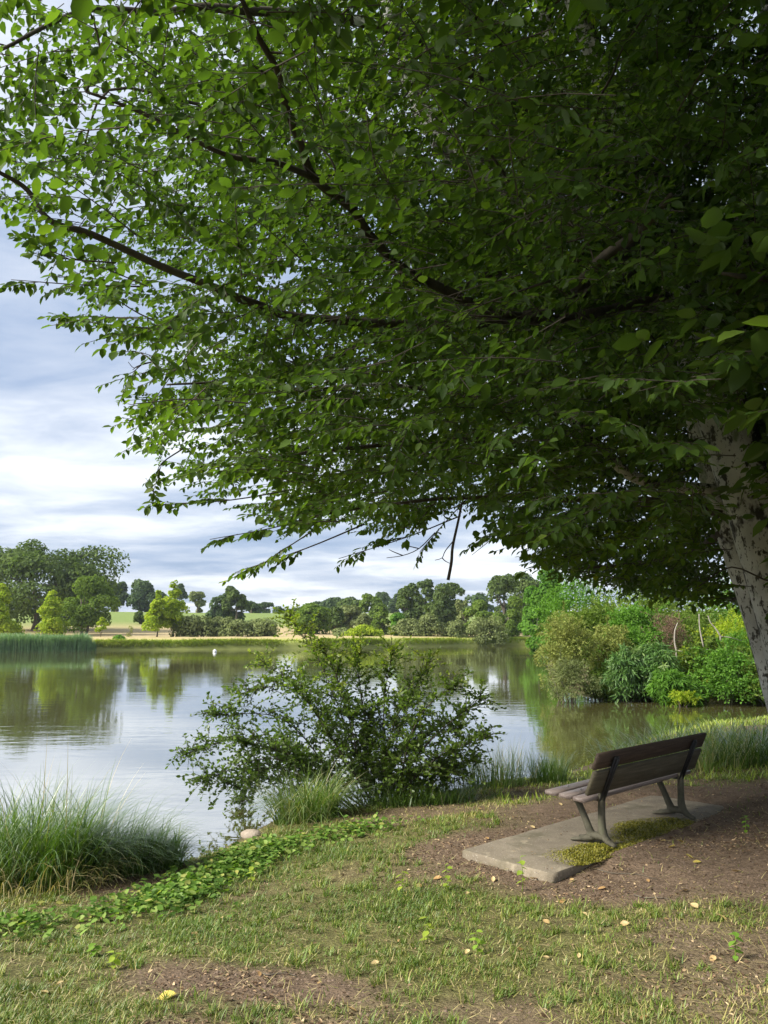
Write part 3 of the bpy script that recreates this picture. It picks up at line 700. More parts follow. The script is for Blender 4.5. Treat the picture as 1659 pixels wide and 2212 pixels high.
# ------------------------------------------------------------------ right bank thicket
def leafy(label, cat, name, u, vtop, vbase, wid, d, mat, n, leaf, width=0.5, lobes=20, kind='shrub', droop=0.35, group=None, depth=1.0, stem='fartrunk', nst=6, bare=0.02, z0=None):
    "a shrub near enough to show leaves: a lumpy mass with long loose shoots"
    n = int(n * 1.3); lobes = int(lobes * 1.6)
    p0 = W(u, vbase, d); x, y = p0[0], p0[1]; z = gz(x, y) if z0 is None else z0
    z = max(z, 0.0); H = W(u, vtop, d)[2] - z; R = wid * S_ / FPX * d * .5
    root = thing(name, label, cat, (x, y, z), 0, group)
    p, nn, lc = crown_points(kind, R, H * (1 - bare), n, lobes); p[:, 2] += H * bare
    p[:, 2] *= 0.92 * H / np.percentile(p[:, 2], 99.7); q = np.percentile(np.abs(p[:, :2]), 98.5); p[:, :2] *= 0.95 * R / q; p[:, 1] *= depth
    p += 0.10 * R * np.column_stack([wob(p + 7 * i, 6.0 / R) for i in range(3)]); p[:, 2] = np.maximum(p[:, 2], 0.03)
    ax = unit(nn + 0.7 * rng.normal(size=nn.shape)) + np.array([0, 0, -droop]); nm = nn * 0.4 + np.array([0, 0, 0.9]) + 0.5 * rng.normal(size=nn.shape)
    tint = np.clip(0.5 + 0.3 * wob(p, 2.0 / R) + 0.22 * rng.normal(size=n), 0, 1)
    sp, sa, st_ = [], [], []; mt_ = MB()
    for k in range(int(26 + n / 260)):
        i = rng.integers(0, n); o_ = p[i]; dv = unit(nn[i] + np.array([0, 0, 0.5]) + 0.4 * rng.normal(size=3)); ln = rng.uniform(0.25, 0.75) * min(R, 1.3)
        m = 18; t = np.linspace(0, 1, m)[:, None]; c = o_ + dv * ln * t + np.array([0, 0, -0.45 * ln]) * t ** 2 * (0.5 + droop)
        tube(mt_, c[::6], 0.006, 3, cap=False)
        c = np.repeat(c, 2, 0); c[:, 2] = np.maximum(c[:, 2], 0.03); sp.append(c); sa.append(dv * 0.8 + 0.8 * rng.normal(size=c.shape) + np.array([0, 0, -droop])); st_.append(np.full(len(c), np.clip(0.62 + 0.2 * rng.normal(), 0, 1)))
    sp, sa, st_ = np.concatenate(sp), np.concatenate(sa), np.concatenate(st_)
    p_all = np.vstack([p, sp]); mb = MB()
    leaves(mb, p_all, np.vstack([ax, sa]), np.vstack([nm, np.array([0, 0, 1.0]) + 0.6 * rng.normal(size=sp.shape)]), leaf * rng.uniform(0.6, 1.3, len(p_all)), width, 0.15, np.concatenate([tint, st_]))
    obj('foliage', mb.mesh('foliage'), M[mat], root); obj('twigs', mt_.mesh('twigs'), M[stem], root)['kind'] = 'stuff'
    mb = MB(); lc[:, :2] *= R / q; lc[:, 1] *= depth
    for c in lc[:nst]:
        b = np.array([c[0] * 0.25, c[1] * .25, -0.15])
        tube(mb, spline([b, b * .5 + c * .5 + np.array([0, 0, .1 * H]), c], 4), np.linspace(0.03, 0.008, 9), 5)
    obj('stem', mb.mesh('stem', True), M[stem], root)
    return root


def thicket():
    Lf = leafy
    Lf('pale yellowish willow bush leaning over the water at the thicket tip', 'shrub', 'willow_bush', 1222, 1312, 1512, 124, 28.2, 'pale', 8000, 0.10, 0.28, 30, 'shrub', 0.2)
    Lf('feathery grey green bush low over the water at the thicket tip', 'shrub', 'willow_bush', 1234, 1420, 1521, 104, 27.0, 'willow', 4500, 0.09, 0.22, 22, 'shrub', 0.1)
    Lf('broad dark green shrub at the back of the thicket', 'shrub', 'tall_shrub', 1420, 1232, 1470, 320, 40, 'mid', 9000, 0.16, 0.5, 40, 'shrub', 0.3)
    Lf('broad fresh green shrub at the back right of the thicket', 'shrub', 'tall_shrub', 1640, 1226, 1470, 280, 42, 'fresh', 8000, 0.16, 0.5, 40, 'shrub', 0.3)
    Lf('green shrub at the back left of the thicket behind the pale willow', 'shrub', 'tall_shrub', 1250, 1240, 1470, 190, 44, 'fresh', 6500, 0.15, 0.5, 34, 'shrub', 0.3)
    Lf('tall mid green shrub behind the pale willow bush', 'shrub', 'tall_shrub', 1290, 1296, 1480, 150, 33, 'mid', 9000, 0.11, 0.5, 34, 'round', 0.3)
    Lf('light green shrub rising in the middle of the thicket under the branches', 'shrub', 'tall_shrub', 1370, 1300, 1490, 130, 31, 'fresh', 8000, 0.11, 0.45, 30, 'round', 0.3)
    Lf('yellowish green tall shrub on the right behind the leaning trunk', 'shrub', 'tall_shrub', 1590, 1322, 1500, 170, 31, 'lime', 8000, 0.11, 0.3, 30, 'round', 0.4)
    Lf('dark leafy shrub at the back right of the thicket', 'shrub', 'tall_shrub', 1490, 1318, 1500, 150, 33, 'mid', 8000, 0.11, 0.5, 30, 'round', 0.3)
    Lf('brown dead-leaved shrub standing out in the thicket', 'shrub', 'dead_shrub', 1446, 1316, 1430, 92, 28.6, 'dead', 6500, 0.055, 0.22, 26, 'round', 0.0, bare=0.35)
    for u, vt, w, dd, mt, lb in ((1350, 1398, 104, 27.3, 'bamboo', 'dark green bamboo clump overhanging the water, left one'), (1412, 1384, 100, 27.4, 'bamboo', 'tallest bamboo clump in the middle of the thicket'),
                                 (1448, 1440, 96, 26.4, 'fresh', 'light green bamboo clump drooping to the water')):
        Lf(lb, 'bamboo', 'bamboo_clump', u, vt, 1516, w, dd, mt, 3600, 0.21, 0.16, 22, 'shrub', 0.75, 'bamboo clumps in the thicket', 1.0)
    Lf('bramble mound with small pale leaves on the right at the water', 'shrub', 'bramble', 1572, 1400, 1528, 160, 26.6, 'fresh', 7000, 0.085, 0.7, 30, 'shrub', 0.2)
    Lf('low bramble between the bamboo and the right bramble mound', 'shrub', 'bramble', 1502, 1392, 1522, 120, 27.6, 'bush_leaf', 6000, 0.085, 0.6, 26, 'shrub', 0.2)
    Lf('bramble mound cut by the right edge of the photo', 'shrub', 'bramble', 1668, 1410, 1530, 130, 26.0, 'mid', 5500, 0.085, 0.6, 26, 'shrub', 0.2)
    Lf('small yellow green shrub at the waterline under the brambles', 'shrub', 'shrub', 1470, 1492, 1524, 60, 25.6, 'lime', 1400, 0.08, 0.3, 12, 'shrub', 0.4)
    Lf('bright green shrub spilling over between the two tall bamboo clumps and the dead shrub', 'shrub', 'shrub', 1395, 1345, 1480, 120, 29, 'fresh', 4500, 0.10, 0.4, 26, 'round', 0.4)
    Lf('yellow green shrub above the left bamboo clump', 'shrub', 'shrub', 1322, 1340, 1470, 100, 29.2, 'pale', 4200, 0.10, 0.35, 26, 'round', 0.4)
    Lf('light green shrub at the far right beside the leaning trunk', 'shrub', 'shrub', 1620, 1352, 1480, 120, 28.4, 'fresh', 5000, 0.11, 0.25, 26, 'round', 0.5)
    Lf('dull green shrub under the slanting pale stem', 'shrub', 'shrub', 1552, 1372, 1500, 100, 28.2, 'mid', 4200, 0.09, 0.5, 24, 'round', 0.3)
    Lf('olive shrub filling the gap between the pale willow and the bamboo', 'shrub', 'shrub', 1292, 1440, 1514, 70, 27.8, 'mid', 3000, 0.09, 0.35, 18, 'shrub', 0.5)
    # pale bare stems
    for pts, lb in ((((1461, 1405), (1457, 1385), (1458, 1362), (1464, 1345)), 'left of the group'), (((1521, 1402), (1515, 1376), (1511, 1352), (1510, 1326)), 'straight middle one'),
                    (((1556, 1374), (1546, 1358), (1535, 1345), (1529, 1330)), 'slanting right one')):
        b = W(*pts[0], 27.7); root = thing('bare_stem', 'pale bare stem standing in the thicket, ' + lb, 'stem', (b[0], b[1], b[2]), 0, 'pale bare stems in the thicket')
        q = spline([W(a, c, 27.7) - b for a, c in pts], 5); q = np.vstack([[q[0][0] + .05, q[0][1] + 0.3, gz(b[0], b[1]) - b[2]], q])
        mb = MB(); tube(mb, q, np.linspace(0.030, 0.014, len(q)), 6); obj('stem', mb.mesh('stem', True), M['palestem'], root)
        mb = MB(); k = q[1]; tube(mb, [k, k + (0.35, 0, -0.05), k + (0.75, 0.1, -0.16)], [0.016, 0.012, 0.006], 5); obj('twig', mb.mesh('twig', True), M['palestem'], root)


thicket()


# ------------------------------------------------------------------ the great tree
TREE = np.array([5.0, 9.0]); TZ = gz(5.0, 9.0)
oT = Vector((5.0, 9.0, TZ))
hornbeam = thing('hornbeam_tree', 'big leaning tree with pale blotched trunk whose leafy branches fill the top of the photo', 'tree', oT)
oTn = np.array(oT)
SIL = np.array([(-900, -900), (-900, 200), (-300, 380), (-100, 470), (0, 505), (75, 510), (150, 590), (190, 670), (290, 740), (320, 800), (290, 880), (320, 945), (360, 1010), (420, 1040), (500, 1075),
                (570, 1100), (630, 1135), (690, 1140), (730, 1110), (860, 1140), (950, 1090), (1040, 1100), (1120, 1160), (1180, 1210), (1260, 1245), (1400, 1275), (1560, 1290), (1800, 1310), (2600, 1330), (2600, -900)], dtype=float)


def in_poly(u, v, P):
    A, B = P, np.roll(P, -1, axis=0); x, y = u[:, None], v[:, None]
    c = ((A[:, 1] > y) != (B[:, 1] > y)) & (x < (B[:, 0] - A[:, 0]) * (y - A[:, 1]) / (B[:, 1] - A[:, 1] + 1e-12) + A[:, 0])
    return c.sum(1) % 2 == 1


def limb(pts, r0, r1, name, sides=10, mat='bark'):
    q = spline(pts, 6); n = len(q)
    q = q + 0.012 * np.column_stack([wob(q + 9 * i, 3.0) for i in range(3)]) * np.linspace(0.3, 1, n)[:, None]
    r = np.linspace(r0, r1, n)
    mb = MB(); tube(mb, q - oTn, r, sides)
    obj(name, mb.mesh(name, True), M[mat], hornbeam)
    return q, r


def great_tree():
    skel = []; srad = []

    def keep(qr): skel.append(qr[0]); srad.append(qr[1])
    # trunk with flared foot
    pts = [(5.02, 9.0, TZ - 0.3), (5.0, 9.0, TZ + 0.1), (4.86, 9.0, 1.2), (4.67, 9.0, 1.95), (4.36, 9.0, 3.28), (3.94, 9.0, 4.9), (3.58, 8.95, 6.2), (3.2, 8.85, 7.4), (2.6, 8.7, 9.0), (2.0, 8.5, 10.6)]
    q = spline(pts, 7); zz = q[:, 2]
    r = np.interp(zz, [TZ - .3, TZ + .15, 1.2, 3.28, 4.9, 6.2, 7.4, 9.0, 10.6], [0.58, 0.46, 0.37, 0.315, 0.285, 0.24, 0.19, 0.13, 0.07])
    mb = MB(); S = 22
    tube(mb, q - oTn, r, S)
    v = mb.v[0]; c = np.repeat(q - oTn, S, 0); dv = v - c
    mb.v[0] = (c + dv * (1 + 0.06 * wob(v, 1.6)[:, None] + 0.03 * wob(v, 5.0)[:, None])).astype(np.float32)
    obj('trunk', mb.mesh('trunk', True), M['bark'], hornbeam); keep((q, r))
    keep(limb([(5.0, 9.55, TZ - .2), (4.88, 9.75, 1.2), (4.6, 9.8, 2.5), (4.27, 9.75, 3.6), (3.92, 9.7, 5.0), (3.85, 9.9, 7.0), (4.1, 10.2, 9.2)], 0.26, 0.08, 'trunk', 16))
    Wl = lambda l: [W(*p) for p in l]
    keep(limb([(3.94, 9, 4.9)] + Wl([(1600, 640, 9.2), (1612, 420, 9.3), (1640, 230, 9.4), (1660, 0, 9.6), (1660, -250, 9.8)]), 0.20, 0.07, 'branch', 12))
    defs = [([(1440, 640, 8.8), (1200, 690, 8.0), (1060, 670, 7.4), (960, 625, 7.0), (870, 580, 6.6), (800, 510, 6.2), (760, 450, 5.9), (680, 385, 5.5), (650, 310, 5.2), (620, 230, 4.9), (600, 150, 4.7), (560, 80, 4.5), (525, 0, 4.3), (480, -90, 4.1)], 0.055, 0.012, 'twig'),
            ([(1430, 560, 8.8), (1100, 690, 7.9), (690, 690, 7.0), (545, 655, 6.6), (446, 615, 6.3), (347, 575, 6.1), (198, 506, 5.8), (109, 476, 5.6), (60, 410, 5.5), (0, 372, 5.3), (-90, 330, 5.1)], 0.05, 0.011, 'twig'),
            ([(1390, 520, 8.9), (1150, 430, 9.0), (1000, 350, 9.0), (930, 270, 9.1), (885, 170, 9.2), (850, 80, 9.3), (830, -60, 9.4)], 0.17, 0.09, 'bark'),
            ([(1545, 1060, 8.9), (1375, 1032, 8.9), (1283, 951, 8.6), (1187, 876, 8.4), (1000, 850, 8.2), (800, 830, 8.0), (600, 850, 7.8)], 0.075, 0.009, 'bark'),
            ([(1560, 1110, 9.3), (1400, 1080, 9.6), (1200, 1080, 9.4), (1000, 1075, 9.0), (800, 1095, 8.6), (620, 1130, 8.0)], 0.045, 0.008, 'twig'),
            ([(1490, 800, 8.9), (1250, 960, 8.3), (1050, 950, 7.9), (850, 960, 7.6), (650, 980, 7.3), (460, 1010, 7.1)], 0.045, 0.008, 'twig'),
            ([(1420, 560, 8.9), (1100, 580, 8.6), (900, 680, 8.3), (700, 780, 8.0), (500, 820, 7.8), (360, 830, 7.6)], 0.05, 0.009, 'twig'),
            ([(680, 385, 5.5), (590, 350, 5.1), (490, 335, 4.9), (310, 250, 4.5), (180, 200, 4.3)], 0.025, 0.008, 'twig'),
            ([(1330, 380, 8.7), (900, 90, 7.0), (500, 20, 6.0), (345, 28, 5.8), (180, 25, 5.6), (0, 110, 5.4)], 0.055, 0.012, 'twig'),
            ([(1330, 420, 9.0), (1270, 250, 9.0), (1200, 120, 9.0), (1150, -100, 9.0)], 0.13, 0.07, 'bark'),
            ([(1400, 500, 8.9), (1250, 620, 7.2), (1300, 560, 6.0), (1380, 500, 5.0), (1450, 420, 4.4)], 0.07, 0.015, 'twig'),
            ([(1600, 640, 9.2), (1580, 600, 7.0), (1620, 590, 5.4), (1640, 600, 4.2), (1560, 590, 3.7)], 0.06, 0.008, 'twig'),
            ([(1560, 1150, 9.7), (1480, 1200, 11), (1350, 1220, 11.5), (1220, 1230, 11.5)], 0.06, 0.012, 'twig'),
            ([(1100, 120, 8.6), (1000, 0, 7), (900, -200, 6)], 0.07, 0.02, 'twig')]
    for p, a, b, m in defs: keep(limb(Wl(p), a, b, 'branch', 9, m))

    # where foliage grows: a real crown volume round the stem, thinner towards its tips
    def sample(n):
        p = np.column_stack([rng.uniform(-6.5, 11, n), rng.uniform(2.2, 15.5, n), rng.uniform(2.5, 12.5, n)])
        e = ((p[:, 0] - 3.4) / 8.0) ** 2 + ((p[:, 1] - 8.6) / 6.6) ** 2 + (np.maximum(p[:, 2] - 5, 0) / 7.5) ** 2
        ok = e < 1
        dist = np.hypot(np.hypot(p[:, 0], p[:, 1]), p[:, 2] - EYE); ok &= dist > 3.7
        u, v, dep = project(p); ok &= np.where(dep > 0.3, in_poly(u, v, SIL), True)
        TK = np.array([(1470, 880), (1700, 880), (1760, 1500), (1640, 1500), (1580, 1330), (1525, 1110)], dtype=float)
        ok &= ~((dep > 0.3) & (p[:, 1] < 9.6) & in_poly(u, v, TK))
        ok &= p[:, 2] > 2.75 + 0.22 * np.maximum(0, 7 - p[:, 1])
        lay = 0.5 + 0.5 * np.sin(6.283 * (p[:, 2] + 0.12 * np.hypot(p[:, 0] - 5, p[:, 1] - 9) + 0.35 * wob(p, 0.5)) / 0.85)
        dens = (0.28 + 0.72 * lay) * np.clip(0.36 + 0.135 * (p[:, 0] + 1.0), 0.36, 1.0) * (0.62 + 0.75 * np.clip(wob(p + 4, 1.1), -0.85, 1))
        ok &= rng.random(n) < dens
        inview = (dep > 0.3) & (u > -130) & (u < 1790) & (v > -130)
        return p[ok], inview[ok], dist[ok]
    p, iv, dist = sample(130000)
    nv = np.flatnonzero(iv)[:10300]; no = np.flatnonzero(~iv)[:6500]
    # hand placed tips that hang out against the sky: from, to
    tips = [((170, 615), (8, 603), 6.1), ((270, 705), (100, 684), 6.6), ((500, 1080), (325, 1093), 7.2), ((590, 1140), (438, 1168), 7.4), ((660, 1185), (490, 1243), 7.0), ((640, 1170), (560, 1222), 7.0), ((880, 1160), (715, 1212), 8.3),
            ((1080, 1150), (1012, 1205), 8.6), ((360, 890), (266, 870), 7.0), ((350, 1000), (335, 1030), 7.2), ((150, 560), (60, 545), 6.0), ((1230, 1230), (1150, 1195), 10.5), ((960, 1130), (900, 1200), 8.6), ((300, 790), (285, 800), 7.2),
            ((1600, 590), (1465, 545), 4.7), ((1659, 610), (1540, 570), 4.7), ((1700, 600), (1600, 610), 4.7), ((1010, 680), (930, 660), 4.6), ((1090, 640), (960, 690), 4.4), ((740, 30), (810, -20), 4.7), ((870, -40), (830, 20), 4.7)]
    # spray templates: leaf position, axis, size in a frame with x along the twig, z up
    temps = []
    for k in range(14):
        L = rng.uniform(0.50, 0.80); pos = []; ax = []; tw = []
        def line(o, d, ln, step, depth):
            m = max(int(ln / step), 2); pts = [o + d * ln * t + np.array([0, 0, -0.16 * ln * t * t]) for t in np.linspace(0, 1, 4)]
            tw.append(np.array(pts)); sgn = 1
            for i in range(m):
                t = (i + 0.6) / m
                if depth == 0 and t < 0.15: continue
                c = o + d * ln * t + np.array([0, 0, -0.16 * ln * t * t])
                sgn = -sgn; a = sgn * rng.uniform(0.75, 1.15)
                ca, sa = math.cos(a), math.sin(a)
                pos.append(c); ax.append(np.array([d[0] * ca - d[1] * sa, d[0] * sa + d[1] * ca, d[2] - rng.uniform(0.15, 0.9)]))
            pos.append(o + d * ln + np.array([0, 0, -0.16 * ln])); ax.append(d + np.array([0, 0, -0.35]))
        line(np.zeros(3), np.array([1, 0, 0.0]), L, 0.042, 0)
        for s in range(4):
            t = 0.15 + 0.17 * s + rng.uniform(-.03, .03); a = (1 if s % 2 else -1) * rng.uniform(0.6, 0.95)
            line(np.array([L * t, 0, -0.1 * L * t * t]), np.array([math.cos(a), math.sin(a), rng.uniform(-.1, .1)]), L * rng.uniform(0.28, 0.5) * (1.1 - t), 0.042, 1)
        temps.append((np.array(pos), unit(np.array(ax)), tw))

    def frames(p, dirs):
        "rotation columns: x along the twig, z roughly up"
        x = unit(dirs); z = np.array([0, 0, 1.0]) + 0.30 * rng.normal(size=p.shape); z = unit(z - x * (x * z).sum(1, keepdims=True)); y = np.cross(z, x)
        return np.stack([x, y, z], 2)
    P_, A_x, N_, S2, T_ = [], [], [], [], []
    twb = MB(); twig_jobs = []

    def sprays(p, dirs, scale, leafscale, with_twigs, tbias):
        F = frames(p, dirs); which = rng.integers(0, len(temps), len(p))
        for k, (lp, la, tw) in enumerate(temps):
            ix = np.flatnonzero(which == k)
            if not len(ix): continue
            pos = p[ix][:, None, :] + np.einsum('nij,mj->nmi', F[ix], lp) * scale[ix][:, None, None]
            ax = np.einsum('nij,mj->nmi', F[ix], la) + 0.18 * rng.normal(size=pos.shape)
            nm = F[ix][:, None, :, 2] + 0.35 * rng.normal(size=pos.shape)
            P_.append(pos.reshape(-1, 3)); A_x.append(ax.reshape(-1, 3)); N_.append(nm.reshape(-1, 3))
            S2.append((0.084 * leafscale[ix][:, None] * rng.uniform(0.5, 1.25, pos.shape[:2])).ravel())
            T_.append(np.clip(tbias[ix][:, None] + 0.16 * rng.normal(size=pos.shape[:2]), 0, 1).ravel())
            if with_twigs:
                for i in ix:
                    for q, ln in enumerate(tw):
                        pts = p[i] + (ln @ F[i].T) * scale[i]
                        if q: pts = pts[[0, 3]]
                        twig_jobs.append((pts, 0.0045 if q == 0 else 0.0028))
    pv = p[nv]; out = unit(np.column_stack([pv[:, 0] - 4.6, pv[:, 1] - 9.0, np.zeros(len(pv))]))
    dirs = out + 0.65 * rng.normal(size=pv.shape); dirs[:, 2] = -0.12 + 0.22 * rng.normal(size=len(pv))
    tb = 0.40 + 0.24 * wob(pv, 0.9)
    sprays(pv - 0.3 * unit(dirs), dirs, np.full(len(pv), 1.0), np.full(len(pv), 1.0), True, tb)
    po = p[no]; d2 = unit(np.column_stack([po[:, 0] - 4.6, po[:, 1] - 9.0, np.zeros(len(po))])) + 0.65 * rng.normal(size=po.shape); d2[:, 2] *= 0.3
    sprays(po, d2, np.full(len(po), 1.7), np.full(len(po), 1.9), False, np.full(len(po), 0.45))  # unseen rest of the crown, coarser leaves added to darken the canopy
    for (a, b, dd) in tips:
        A, B = W(*a, dd), W(*b, dd); d = B - A; n = max(1, int(round(np.linalg.norm(d) / 0.36)))
        st = np.array([A + d * (i / n) for i in range(n)]); dv = np.tile(d, (n, 1)) + 0.08 * rng.normal(size=(n, 3)); dv[:, 2] += 0.05
        ln = np.linalg.norm(d)
        sc = np.full(n, max(0.55, ln / n / 0.60)); dv[:, 2] -= 0.05
        sprays(st, dv, sc, np.full(n, 1.0), True, np.full(n, 0.55))
        tube(twb, spline([A - 0.6 * d + np.array([0.1, 0.2, 0.1]), A, A + 0.9 * d], 4) - oTn, np.linspace(0.008, 0.003, 9), 4)
    for pts, rr in twig_jobs: tube(twb, pts - oTn, np.linspace(rr, rr * .5, len(pts)), 3, cap=False)
    # boughs: grow a net of branches out of the limbs to the sprays
    nodes = np.concatenate(skel); par = np.full(len(nodes), -1)
    cs = pv[rng.choice(len(pv), 520, replace=False)]
    order = np.argsort([np.min(np.linalg.norm(nodes - c, axis=1)) for c in cs])
    segs = []
    trunk_c = np.array([4.6, 9.0, 5.0])
    for k in order:
        c = cs[k]; dn = np.linalg.norm(nodes - c, axis=1); rt = np.linalg.norm((nodes - trunk_c)[:, :2], axis=1)
        j = int(np.argmin(dn + 0.35 * rt)); a = nodes[j]
        ln = dn[j]
        if ln < 0.15 or c[2] < a[2] - 0.35 * ln: continue
        mid1 = a + (c - a) * 0.35 + 0.10 * ln * rng.normal(size=3); mid2 = a + (c - a) * 0.7 + 0.06 * ln * rng.normal(size=3) + np.array([0, 0, .05 * ln])
        q = spline([a, mid1, mid2, c], 4); segs.append((q, min(0.004 + 0.0075 * ln, 0.03)))
        nodes = np.vstack([nodes, q[4:]])
    for q, r in segs: tube(twb, q - oTn, np.linspace(r, 0.005, len(q)), 5, cap=False)
    o = obj('twigs', twb.mesh('twigs', True), M['twig'], hornbeam); o['kind'] = 'stuff'
    # the hanging dead twig and two bare sprigs against the sky
    mb = MB()
    h = spline([W(998, 1085, 8.4), W(990, 1125, 8.4), W(978, 1180, 8.4), W(975, 1215, 8.4), W(968, 1253, 8.4)], 5); tube(mb, h - oTn, np.linspace(0.013, 0.019, len(h)), 6)
    for l in ([(982, 1165), (962, 1190), (955, 1205), (940, 1210)], [(955, 1205), (962, 1212), (972, 1217)], [(940, 1150), (905, 1185), (870, 1200), (835, 1205)], [(905, 1185), (880, 1180), (868, 1186)], [(870, 1200), (850, 1192), (840, 1187)]):
        q = spline([W(a, b, 8.4) for a, b in l], 3); tube(mb, q - oTn, np.linspace(0.006, 0.003, len(q)), 4)
    obj('dead_twig', mb.mesh('dead_twig', True), M['twig'], hornbeam, label='bare dark dead twig hanging from the canopy against the sky')
    mb = MB()
    for l in ([(345, 780), (310, 785), (290, 795), (277, 782)], [(308, 786), (288, 803), (280, 806)]):
        q = spline([W(a, b, 6.6) for a, b in l], 3); tube(mb, q - oTn, np.linspace(0.005, 0.0025, len(q)), 4)
    obj('dead_twig', mb.mesh('dead_twig', True), M['twig'], hornbeam)

    P, A, Nn, Ls, Tt = (np.concatenate(x) for x in (P_, A_x, N_, S2, T_))
    # nothing of the crown hangs closer than arm's reach of the path
    far = np.linalg.norm(P - np.array([0, 0, EYE]), axis=1) > 3.85
    u, v, dep = project(P)
    for q, r_, pl in [(skel[k], srad[k], w_) for k, w_ in ((3, 0.7), (4, 0.3), (5, 0.45), (6, 0.5), (10, 0.35))]:
        qu, qv, qd = project(q); qq = np.column_stack([qu, qv, qd, r_]); qq = qq[(qd > .5) & (qu > -20) & (qu < 1680) & (qv > -20)]
        if len(qq) < 2: continue
        t = np.linspace(0, len(qq) - 1, 160); qq = np.column_stack([np.interp(t, np.arange(len(qq)), qq[:, c]) for c in range(4)])
        luck = rng.random(len(P)) < pl
        for a, b, c, d in qq: far &= ~((np.abs(u - a) < 11 + d / c * 1726) & (np.abs(v - b) < 11 + d / c * 1726) & (dep < c + 0.05) & luck)
    low = (dep > .3) & (u > -60) & (u < 1720) & (v > 1335); far &= ~low
    P, A, Nn, Ls, Tt, u, v, dep = (x[far] for x in (P, A, Nn, Ls, Tt, u, v, dep))
    # the 300 largest leaves in view are leaves of their own
    siz = Ls / np.maximum(dep, .1); siz[(dep < .3) | (u < 15) | (u > 1645) | (v < 15) | (v > 1330)] = 0
    pick = np.argsort(-siz)[:300]
    rest = np.ones(len(P), bool); rest[pick] = False
    mb = MB(); leaves(mb, P[rest] - oTn, A[rest], Nn[rest], Ls[rest], rng.uniform(0.46, 0.62, rest.sum()), 0.22, Tt[rest], 0.16)
    o = obj('foliage', mb.mesh('foliage'), M['hornbeam'], hornbeam); o['kind'] = 'stuff'
    shapes = []
    for k in range(6):
        mb = MB(); m = 8; t = np.linspace(0, 1, m); wd = 0.27 * np.sin(np.pi * t ** 0.85) ** 0.8 * (1 - 0.12 * t)
        wd[0] = wd[-1] = 0
        ser = np.where(np.arange(m) % 2 == 1, 1.06, 0.96)
        mid = np.column_stack([t, np.zeros(m), -0.16 * t ** 2 + 0.01])
        lf = np.column_stack([t + 0.02 * (ser - 1) * 5, wd * ser, 0.2 * wd - 0.17 * t ** 2 + 0.012 * np.sin(t * 26 + k)])
        rt = lf * np.array([1, -1, 1]) + np.array([0, 0, 0.008 * (k - 3)]) * t[:, None]
        v_ = np.concatenate([mid, lf, rt]); f = []
        for i in range(m - 1): f += [(i, i + 1, m + i + 1, m + i), (i, 2 * m + i, 2 * m + i + 1, i + 1)]
        mb.add(v_, f, 0.25 + 0.11 * k); me = mb.mesh('leaf', True); me.materials.append(M['hornbeam']); shapes.append(me)
    for i in pick:
        x = unit(A[i]); z = unit(Nn[i] - x * np.dot(x, Nn[i])); y = np.cross(z, x)
        o = obj('leaf', shapes[int(np.clip(Tt[i] * 7 - 0.8, 0, 5.99))], None, hornbeam); s = Ls[i]
        mt = np.eye(4); mt[:3, 0] = x * s; mt[:3, 1] = y * s; mt[:3, 2] = z * s; mt[:3, 3] = P[i] - oTn
        o.matrix_local = Matrix(mt.tolist())
    return shapes


LEAF_SHAPES = great_tree()


